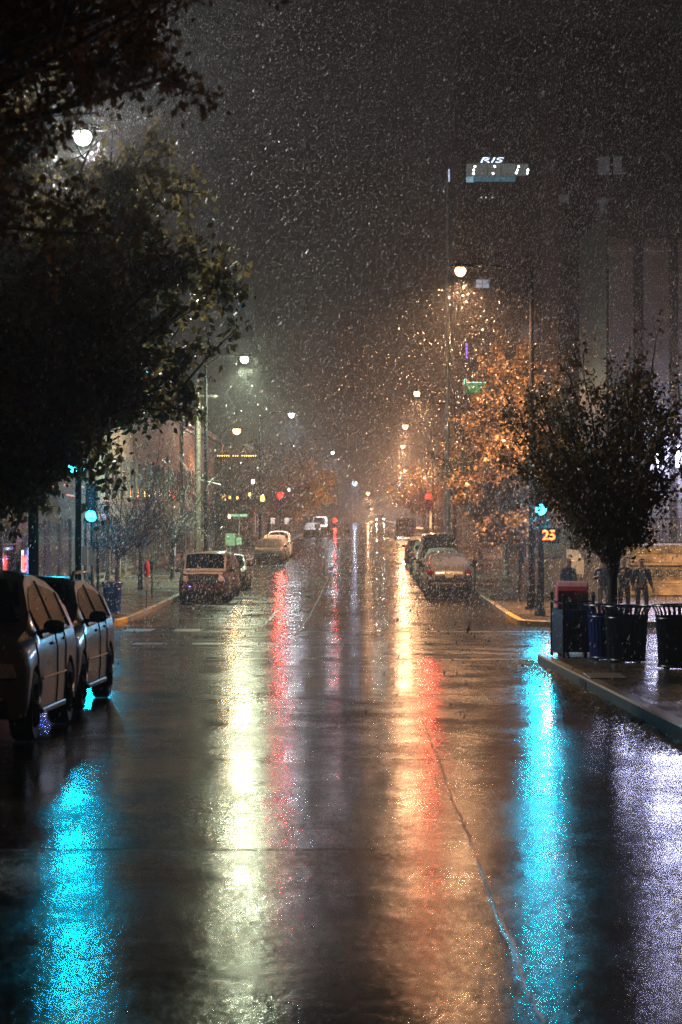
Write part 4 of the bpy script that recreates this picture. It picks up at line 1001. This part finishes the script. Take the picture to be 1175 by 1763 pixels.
m = MB()
for x in (-.22, .24): m.box((x, .05, (z - .3) / 2), (.05, .05, z - .3))
m.build('post', M_steel, t)

# dark towers with lit top
t = thing('tower_block', (8.9, 222, g(222)), 'dark tower with a glowing RIS sign over a lit window band', 'tower')
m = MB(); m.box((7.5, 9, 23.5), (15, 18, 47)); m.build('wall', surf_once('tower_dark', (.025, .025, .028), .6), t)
def tw(px, py, d=222): return (px - VX) * d / F - 8.9, EYE + (VY - py) * d / F - g(d)
M_band = glow('penthouse_glass', (.78, .85, .80), .12); M_dot = glow('down_lights', (.95, 1, .95), 8); M_teal = glow('teal_glass', (.15, .45, .60), .28)
xa, za = tw(803, 311 - 8); xb_, zb2 = tw(910, 285 - 3)
m = MB(); m.box(((xa + xb_) / 2, -.06, (za + zb2) / 2), (xb_ - xa, .12, zb2 - za)); bd = m.build('window_band', M_band, t)
for k, px in enumerate((840, 863, 888)): m = MB(); x_, _ = tw(px, 0); m.box((x_, -.14, (za + zb2) / 2), (.05, .04, zb2 - za)); m.build('mullion', M_stone_d, bd)
for (px, py) in ((818, 287), (816, 293), (815.5, 299), (852, 287), (849, 299), (893, 287), (891, 293), (889, 298), (909, 293), (908, 298)):
    x_, z_ = tw(px, py); m = MB(); m.lathe([(.001, -.05), (.09, -.03), (.11, 0)], (x_, -.14, z_), 'Y', 10); m.build('down_light', M_dot, t)
xa, za = tw(803, 314); xb_, zb2 = tw(816, 304); m = MB(); m.box(((xa + xb_) / 2, -.1, (za + zb2) / 2), (xb_ - xa, .1, zb2 - za)); m.build('corner_window', glow('bright_teal', (.45, .8, .95), .55), t)
xa, za = tw(817, 313); xb_, zb2 = tw(888, 304); m = MB(); m.box(((xa + xb_) / 2, -.1, (za + zb2) / 2), (xb_ - xa, .1, zb2 - za)); m.build('teal_window', M_teal, t)
M_ris = glow('blue_white_sign', (.60, .75, 1), 3.2)
for i in range(6):
    for k in range(7):
        m = MB(); m.box((1.4 + i * 2.4, -.03, 6 + k * 3.3), (1.5, .08, 1.7)); m.build('window', M_pane if (i * 5 + k * 2) % 9 else M_pane_dim, t)
x_, z_ = tw(845, 276.5)
text_obj('RIS', .68, M_ris, t, (x_, -.2, z_), extrude=.05, name='sign_lettering', sx=2.4, shear=.22)
for k, (px, py) in enumerate(((829, 340), (837, 340), (848, 340))): x_, z_ = tw(px, py); m = MB(); m.box((x_, -.03, z_), (.13, .1, .13)); m.build('window', M_dot if k < 0 else glow('tiny_lit%d' % k, (1, 1, .95), .8), t)
xa, za = tw(819, 496); xb_, zb2 = tw(843, 481); 
for q in range(2):
    for r_ in range(2):
        wx = (xb_ - xa) / 2; wz = (zb2 - za) / 2; m = MB(); m.box((xa + wx * (q + .5), -.05, za + wz * (r_ + .5)), (wx * .9, .1, wz * .9)); m.build('window', surf_once('x', (1, 1, 1)) if False else (MATS.get('cool_room') or glow('cool_room', (.8, .85, 1), .42)), t)
t = thing('tower_block', (13.2, 165, g(165)), 'plain dark tower with a few dim grey windows, upper right', 'tower')
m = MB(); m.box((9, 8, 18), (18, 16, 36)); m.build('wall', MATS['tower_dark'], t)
for (a, b_, c_, d_) in ((1030, 270, 1050, 301), (1056, 269, 1071, 301), (1032, 341, 1049, 363), (963, 335, 980, 349)):
    x1_ = (a - VX) * 165 / F - 13.2; x2_ = (c_ - VX) * 165 / F - 13.2; z1_ = EYE + (VY - d_) * 165 / F - g(165); z2_ = EYE + (VY - b_) * 165 / F - g(165)
    m = MB(); m.box(((x1_ + x2_) / 2, -.05, (z1_ + z2_) / 2), (x2_ - x1_, .1, z2_ - z1_)); m.build('window', M_pane_dim, t)
t2 = t
for o_, wx, x0_, nx_, z0_, nz_, dz_ in ((t2, 1.5, 1.2, 7, 6, 8, 3.4),):
    for i in range(nx_):
        for k in range(nz_):
            m = MB(); m.box((x0_ + i * 2.45, -.03, z0_ + k * dz_), (wx, .08, 1.7)); m.build('window', M_pane if (i * 7 + k * 3) % 11 else M_pane_dim, o_)
# green lit parapet and vertical neon sign on the tan block's near end
t = thing('green_canopy', (8.9, 123.6, P(820, 668, 123.6).z), 'green glowing rooftop canopy edge left of the orange lit tree', 'canopy')
t.location = P(825, 665, 123.4)
M_grn = surf('canopy_green', (.05, .28, .16), .4); M_grn_t = glow('green_tube', (.55, 1, .80), 1.6)
m = MB(); m.box((0, .5, -.10), (1.30, .9, .52)); m.box((-.68, .4, -.0), (.14, 1.0, .86)); m.build('fascia', M_grn, t, bevel=.02)
m = MB(); m.tube([(-.60, -.06, .19), (.65, -.06, .19)], .028, 6); m.build('tube_light', M_grn_t, t)
m = MB(); m.tube([(-.76, -.14, .10), (-.76, -.14, .30), (-.70, -.14, .40), (-.62, -.14, .30)], .022, 6); m.build('tube_light', M_grn_t, t)
lamp_light('POINT', (.1, -.5, .35), (.25, 1, .55), 30, t, radius=.1)
t = thing('neon_sign', P(804, 604, 121), 'small vertical purple neon sign hanging high beside the grey mast', 'neon sign')
m = MB(); m.box((0, .06, 0), (.24, .1, .80)); m.build('panel', M_stone_d, t); M_pur = glow('purple_neon', (.42, .16, 1), 3.0)
m = MB(); m.box((.5, .1, 0), (.9, .05, .05)); m.build('bracket', M_steel, t)
for k, ch in enumerate('REEL'): text_obj(ch, .23, M_pur, t, (0, -.01, .29 - k * .195), extrude=.008, name='neon_letter')

# tall grey mast with a short self-glowing piece at the tip
t = thing('tall_mast', (P(771, 700, 136).x, 136, g(136)), 'very tall grey steel mast rising beside the orange street lamp', 'mast')
m = MB(); m.tube([(0, 0, 0), (0, 0, 10), (0, 0, 21.6)], [.17, .13, .09], 12); m.build('pole', surf_once('mast_paint', (.40, .42, .48), .3, metal=.3), t, smooth=True)
m = MB(); m.tube([(.08, 0, 21.7), (.08, 0, 22.4)], .05, 8); m.build('glowing_tip', glow('tip_glow', (.6, .75, 1), .9), t)
m = MB(); m.tube([(-.0, 0, 9.2), (-.9, 0, 9.25)], .03, 6); m.build('arm', M_steel, t)

# ------------------------------------------------------------------ left side: neon, signs, poles
def plate(name, px, py, d, w_, h_, mat, label, cat, face=0, post=True, group=None, letters=None):
    p = P(px, py, d); zg = g(d) + WALK_H; t = thing(name, (p.x, d, zg), label, cat, group); H = p.z - zg
    m = MB(); m.box((0, 0, H), (w_, .025, h_)); m.build('plate', mat, t, bevel=.006)
    if post: m = MB(); m.tube([(0, .04, 0), (0, .04, H + h_ / 2)], .03, 8); m.build('post', M_alu, t, smooth=True)
    return t
M_white_plate = surf('plate_white', (.62, .60, .56), .5, var=.12)
M_plate_g = surf('plate_green', (.10, .17, .12), .5, var=.2)
plate('sign_plate', 146, 957, 66.5, .145, .53, M_white_plate, 'left one of two narrow white plates under the left signal', 'sign')
plate('sign_plate', 158.5, 957, 66.5, .17, .53, M_white_plate, 'right one of two narrow white plates, its corner hidden by a dark box', 'sign')
t = thing('walk_signal', (P(165, 940, 66.2).x, 66.2, g(66.2) + WALK_H), 'dark unlit pedestrian signal over the white plates', 'pedestrian signal')
hz_ = P(165, 938, 66.2).z - g(66.2) - WALK_H
m = MB(); m.box((0, 0, hz_), (.16, .16, .2), rz=.3); m.build('housing', M_sig, t, bevel=.02); m = MB(); m.tube([(.06, .06, 0), (.06, .06, hz_)], .03, 8); m.build('post', M_steel, t)
t = thing('lit_sign', P(178, 883, 93), 'small upright blue white lit sign beside the left signal', 'lit sign')
m = MB(); m.box((0, .05, 0), (.24, .12, .70)); m.build('box', M_steel, t); M_bw = glow('blue_white_letters', (.62, .65, 1), 2.2)
text_obj('SITE', .29, M_bw, t, (-.0, -.025, .17), rot=(R(90), R(90), 0), extrude=.006, name='sign_lettering', sx=.55); text_obj('SITE', .29, M_bw, t, (0, -.025, -.17), rot=(R(90), R(90), 0), extrude=.006, name='sign_lettering', sx=.55)
m = MB(); m.box((-.5, .05, .3), (.8, .04, .04)); m.build('bracket', M_steel, t)
M_nred = glow('red_neon', (1, .10, .08), 4); M_nblue = glow('blue_neon', (.16, .22, 1), 3.5); M_nwhite = glow('white_neon', (.7, .85, 1), 5)
t = thing('neon_window', P(30, 968, 79.8), 'shop window with red neon lettering and a blue lit frame', 'neon sign')
t.location.x = -11.35
m = MB(); m.box((0, 1.4, -.1), (.06, 3.0, 1.0)); m.build('pane', M_pane, t)
m = MB(); m.tube([(.12, -.35, -.25), (.12, -.35, .2), (.12, -.05, -.05), (.12, .3, .2), (.12, .3, -.25), (.12, -.1, -.32)], .035, 6); m.build('red_tube', M_nred, t, smooth=True)
for y in (1.0, 2.2, 2.9):
    m = MB(); m.tube([(.14, y, -.62), (.14, y, .48)], .035, 6); m.build('blue_tube', M_nblue if y != 1.0 else M_nwhite, t)
lamp_light('POINT', (.5, 1.8, 0), (.2, .25, 1), 120, t, radius=.1); lamp_light('POINT', (.5, 0, 0), (1, .1, .08), 60, t, radius=.1)
t = thing('neon_trim', (-11.38, 92, 3.1), 'broken red neon lines along the brick shop front', 'neon trim')
for (px0, px1, py, d0) in ((82, 92, 829, 85), (108, 118, 835, 88), (128, 143, 836, 91), (113, 138, 853, 88.5), (5, 46, 851, 78), (175, 188, 861, 97)):
    ya = d0; yb_ = 11.38 * F / (VX - px1) ; ya = 11.38 * F / (VX - px0); zz = EYE + (VY - py) * (ya + yb_) / 2 / F
    m = MB(); m.tube([(0.03, ya - 92, zz - 3.1), (.03, yb_ - 92, zz - 3.15)], .03, 6); m.build('tube_light', glow('dim_red%d' % px0, (1, .16, .18), .9 if px0 > 100 else .45), t)
# parking meters: a red hooded one and a plain one
M_hoodr = surf('red_hood', (.35, .02, .03), .6, var=.2)
t = thing('parking_meter', on_px(253, 79), 'parking meter under a red hood with a pale notice on its post', 'parking meter')
m = MB(); m.tube([(0, 0, 0), (0, 0, 1.05)], .03, 8); m.build('post', M_alu, t); m = MB(); m.lathe([(.08, 1.02), (.10, 1.15), (.11, 1.35), (.07, 1.5), (.001, 1.55)], n=14); m.build('hood', M_hoodr, t, smooth=True)
m = MB(); m.box((0, -.05, .80), (.14, .02, .42)); m.build('notice', M_white_plate, t)
for k, (px, d, lb) in enumerate(((262, 88, 'dark parking meter just right of the red hooded one'), (818, 92, 'parking meter beside the plated dark car on the right'))):
    t = thing('parking_meter', on_px(px, d), lb, 'parking meter')
    m = MB(); m.tube([(0, 0, 0), (0, 0, 1.05)], .03, 8); m.build('post', M_steel, t); m = MB(); m.lathe([(.05, 1.02), (.09, 1.08), (.09, 1.3), (.06, 1.4), (.001, 1.43)], n=14); m.build('meter_head', M_steel, t, smooth=True)
# utility pole
t = thing('utility_pole', on_px(341, 116), 'dark wooden utility pole on the left sidewalk', 'utility pole')
m = MB(); m.tube([(0, 0, 0), (0, 0, 9.4)], [.17, .13], 10); m.build('pole', M_bark, t, smooth=True); m = MB(); m.box((0, -.1, 8.6), (1.9, .1, .12)); m.build('crossarm', M_bark, t)
m = MB(); m.tube([(.1, 0, 4.6), (1.1, -.2, 4.35)], .03, 6); m.build('bracket', M_alu, t)
# street-name post, bus sign
t = thing('street_sign', on_px(412, 118), 'thin post with crossed street name blades and a small green plate', 'street sign')
m = MB(); m.tube([(0, 0, 0), (0, 0, 2.95)], .03, 8); m.build('post', M_alu, t)
m = MB(); m.box((0, 0, 2.88), (.80, .02, .12)); m.build('name_blade', M_plate_g, t); m = MB(); m.box((0, 0, 2.74), (.02, .8, .12)); m.build('name_blade', M_plate_g, t)
m = MB(); m.box((0, -.04, 1.62), (.26, .02, .36)); m.build('plate', M_plate_g, t)
plate('info_board', 397, 929, 122, .50, .62, M_plate_g, 'green framed board beside the thin street name post', 'board')
for k, (px, lb) in enumerate(((470, 'left pole of a pair behind the far left row of cars'), (494, 'right pole of a pair behind the far left row of cars'))):
    t = thing('sign_post', on_px(px, 172), lb, 'post'); m = MB(); m.tube([(0, 0, 0), (0, 0, 2.5)], .04, 8); m.build('post', M_alu, t); m = MB(); m.box((0, -.05, 2.2), (.3, .02, .45)); m.build('plate', M_white_plate, t)
# string lights and lanterns
M_bulb = glow('warm_bulb', (1, .66, .15), 5); M_lant = glow('warm_lantern', (1, .55, .12), 5)
t = thing('string_light', P(408, 783, 152), 'string of tiny yellow bulbs stretched high on the left', 'string lights')
m = MB(); m.tube([(-1.3, 0, 0), (0, 0, -.02), (1.3, 0, 0)], .008, 4); m.build('wire', M_steel, t)
for k in range(18):
    if k in (6, 10): continue
    m = MB(); m.lathe([(.001, -.06), (.035, -.03), (.035, .01), (.001, .03)], (-1.2 + k * .14, 0, -.05), n=8); m.build('bulb', M_bulb, t)
for k, (px, py, d, s_, lb) in enumerate(((386, 857, 158, .14, 'biggest warm lantern in the row on the dark red brick front'), (396, 856, 160, .08, 'small warm lantern right of the biggest one'), (409, 857, 161, .07, 'dim warm lantern midway along the brick front'),
                                         (430, 851, 163, .09, 'warm lantern right of the middle of the row'), (452, 858, 166, .16, 'tall amber lantern left of the upper red signal'), (436, 829, 164, .12, 'pale lamp above the row of warm lanterns'), (498, 843, 190, .10, 'small white lamp right above the upper red signal'), (395, 889, 156, .10, 'pale low lamp over the shop door near the green board'))):
    t = thing('wall_lantern', P(px, py, d), lb, 'lantern', 'lanterns on the left shop fronts')
    mm_ = M_lant if k < 5 else glow('pale_lantern%d' % k, (1, .8, .7), 5)
    m = MB(); m.lathe([(.001, -s_ * 1.5), (s_ * .8, -s_ * 1.2), (s_, 0), (s_ * .7, s_ * 1.2), (.001, s_ * 1.3)], n=10); m.build('globe', mm_, t, smooth=True)
    m = MB(); m.lathe([(s_ * 1.1, s_ * 1.2), (s_ * .4, s_ * 1.6), (.001, s_ * 1.7)], n=10); m.tube([(0, 0, s_ * 1.6), (-.5, .1, s_ * 2.2)], .02, 5); m.build('cap', M_steel, t)
lamp_light('POINT', P(400, 850, 157), (1, .5, .15), 160, None, radius=.2)
# railing on the far left corner
t = thing('corner_railing', on_px(150, 74), 'black picket railing left of the blue litter bin', 'railing')
m = MB()
for z in (.25, .85): m.box((0, 0, z), (1.6, .03, .03))
for k in range(14): m.box((-.75 + k * .115, 0, .5), (.02, .02, .95))
m.build('rails', M_steel, t)

# small far-off vehicles with their lamps on
M_hl = glow('headlamp_beam', (1, .95, .85), 60)
for (px, d, lb) in ((655, 420, 'faint oncoming car with headlights far up the street'),):
    o = vehicle((on_px(px, d)[0], d, g(d)), 0, lb, None, pt_black, 'suv', detail=False)
    for sx in (-1, 1):
        m = MB(); m.lathe([(.001, -.06), (.09, -.04), (.12, 0)], (sx * .62, -2.28, .72), 'Y', 12); m.build('headlight', M_hl, o)
        lamp_light('SPOT', (sx * .62, -2.42, .72), (1, .93, .8), 500, o, radius=.08, rot=(R(-85), 0, 0), size=R(70))

# ------------------------------------------------------------------ wet leaves in the gutter (stuff)
rs = np.random.default_rng(99); n = 5200
yy = rs.uniform(22, 45, n); xx = 3.12 - np.abs(rs.normal(0, .28, n)) - .02; yy = np.concatenate([yy, rs.uniform(34, 110, 500)]); xx = np.concatenate([xx, rs.uniform(-6.8, 4.2, 500)]); k_ = 1500; n0 = len(xx); yy = np.concatenate([yy, rs.uniform(28, 45, k_)]); xx = np.concatenate([xx, 3.3 + np.abs(rs.normal(0, 1.2, k_))]); n = len(xx)
zz = np.array([g(v) for v in yy]) + .006; zz[n0:] += WALK_H; A = np.stack([xx, yy, zz], 1)
an = rs.uniform(0, 2 * PI, n); s = rs.uniform(.015, .032, n); V = np.empty((n, 4, 3))
for k in range(4):
    aa = an + k * PI / 2; r_ = s * (1 if k % 2 == 0 else .55)
    V[:, k] = A + np.stack([np.cos(aa) * r_, np.sin(aa) * r_, rs.uniform(0, .012, n)], 1)
o = big_mesh('fallen_leaves', V.reshape(-1, 3), np.arange(n * 4).reshape(n, 4), LM_or); tag(o, 'wet yellow brown leaves scattered along the gutter and road', 'fallen leaves', kind='stuff')

# ------------------------------------------------------------------ falling snow: clumps of flakes hanging in the air (stuff)
m_s, nt, b = new_mat('snowflake')
b.inputs['Base Color'].default_value = (.85, .87, .9, 1); b.inputs['Roughness'].default_value = .5
n_ = tex_noise(nt, 3, 2); r_ = ramp(nt, n_.outputs[0], [(.3, (.7, .72, .75)), (.7, (.92, .93, .95))]); nt.links.new(r_.outputs[0], b.inputs['Base Color'])
tr = nt.nodes.new('ShaderNodeBsdfTranslucent'); tr.inputs[0].default_value = (.85, .87, .9, 1); ms = nt.nodes.new('ShaderNodeMixShader'); ms.inputs[0].default_value = .5
nt.links.new(b.outputs[0], ms.inputs[1]); nt.links.new(tr.outputs[0], ms.inputs[2]); nt.links.new(ms.outputs[0], nt.nodes['Material Output'].inputs[0])
def snow(n, y0, y1, size, seed, power=2.0):
    rs = np.random.default_rng(seed)
    u = rs.random(n); y = (y0 ** power + u * (y1 ** power - y0 ** power)) ** (1 / power)
    x = rs.uniform(-1, 1, n) * (y * .165 + 1.0) - y * .012; zt = EYE + y * .235 + 1; zb_ = np.interp(y, _py, _pz) + .1
    z = zb_ + rs.random(n) * (zt - zb_)
    return np.stack([x, y, z], 1), size * rs.lognormal(0, .35, n)
parts = [snow(5500, 17, 34, .0058, 2), snow(46000, 34, 65, .0092, 3), snow(210000, 65, 110, .0095, 4), snow(60000, 110, 190, .016, 5), snow(12000, 190, 330, .028, 6)]
A = np.vstack([p[0] for p in parts]); S = np.concatenate([p[1] for p in parts]); n = len(A)
rs = np.random.default_rng(77)
fall = np.array([.34, .1, 1.0]) + rs.normal(0, .12, (n, 3)); fall /= np.linalg.norm(fall, axis=1)[:, None]
s1 = np.cross(fall, rs.normal(0, 1, (n, 3))); s1 /= np.linalg.norm(s1, axis=1)[:, None]; s2 = np.cross(fall, s1)
S = S[:, None]; st = rs.uniform(1.4, 2.8, (n, 1))
V = np.empty((n, 4, 3)); V[:, 0] = A + fall * S * st
for k in range(3):
    a = 2 * PI * k / 3; V[:, 1 + k] = A - fall * S * st * rs.uniform(.3, 1, (n, 1)) + (s1 * math.cos(a) + s2 * math.sin(a)) * S * rs.uniform(.7, 1.2, (n, 1))
F0 = np.array([(0, 1, 2), (0, 2, 3), (0, 3, 1), (1, 3, 2)])
Fc = (np.arange(n)[:, None, None] * 4 + F0[None]).reshape(-1, 3)
o = big_mesh('falling_snow', V.reshape(-1, 3), Fc, m_s); tag(o, 'thick wet snowflakes falling through the whole street', 'falling snow', kind='stuff')

# ------------------------------------------------------------------ haze
HX, HY0, HY1, HZ0, HZ1 = 250, -70, 870, -4, 90
m = MB(); m.box((0, (HY0 + HY1) / 2, (HZ0 + HZ1) / 2), (2 * HX, HY1 - HY0, HZ1 - HZ0))
mh = bpy.data.materials.new('haze'); mh.use_nodes = True; nt = mh.node_tree; nt.nodes.clear()
out = nt.nodes.new('ShaderNodeOutputMaterial'); pv = nt.nodes.new('ShaderNodeVolumePrincipled'); pv.inputs['Color'].default_value = (.86, .87, .9, 1); pv.inputs['Density'].default_value = .0010
pv.inputs['Anisotropy'].default_value = .78
nt.links.new(pv.outputs[0], out.inputs['Volume']); o = m.build('haze', mh); tag(o, 'grey veil of snow and mist filling the street', 'haze', kind='stuff')
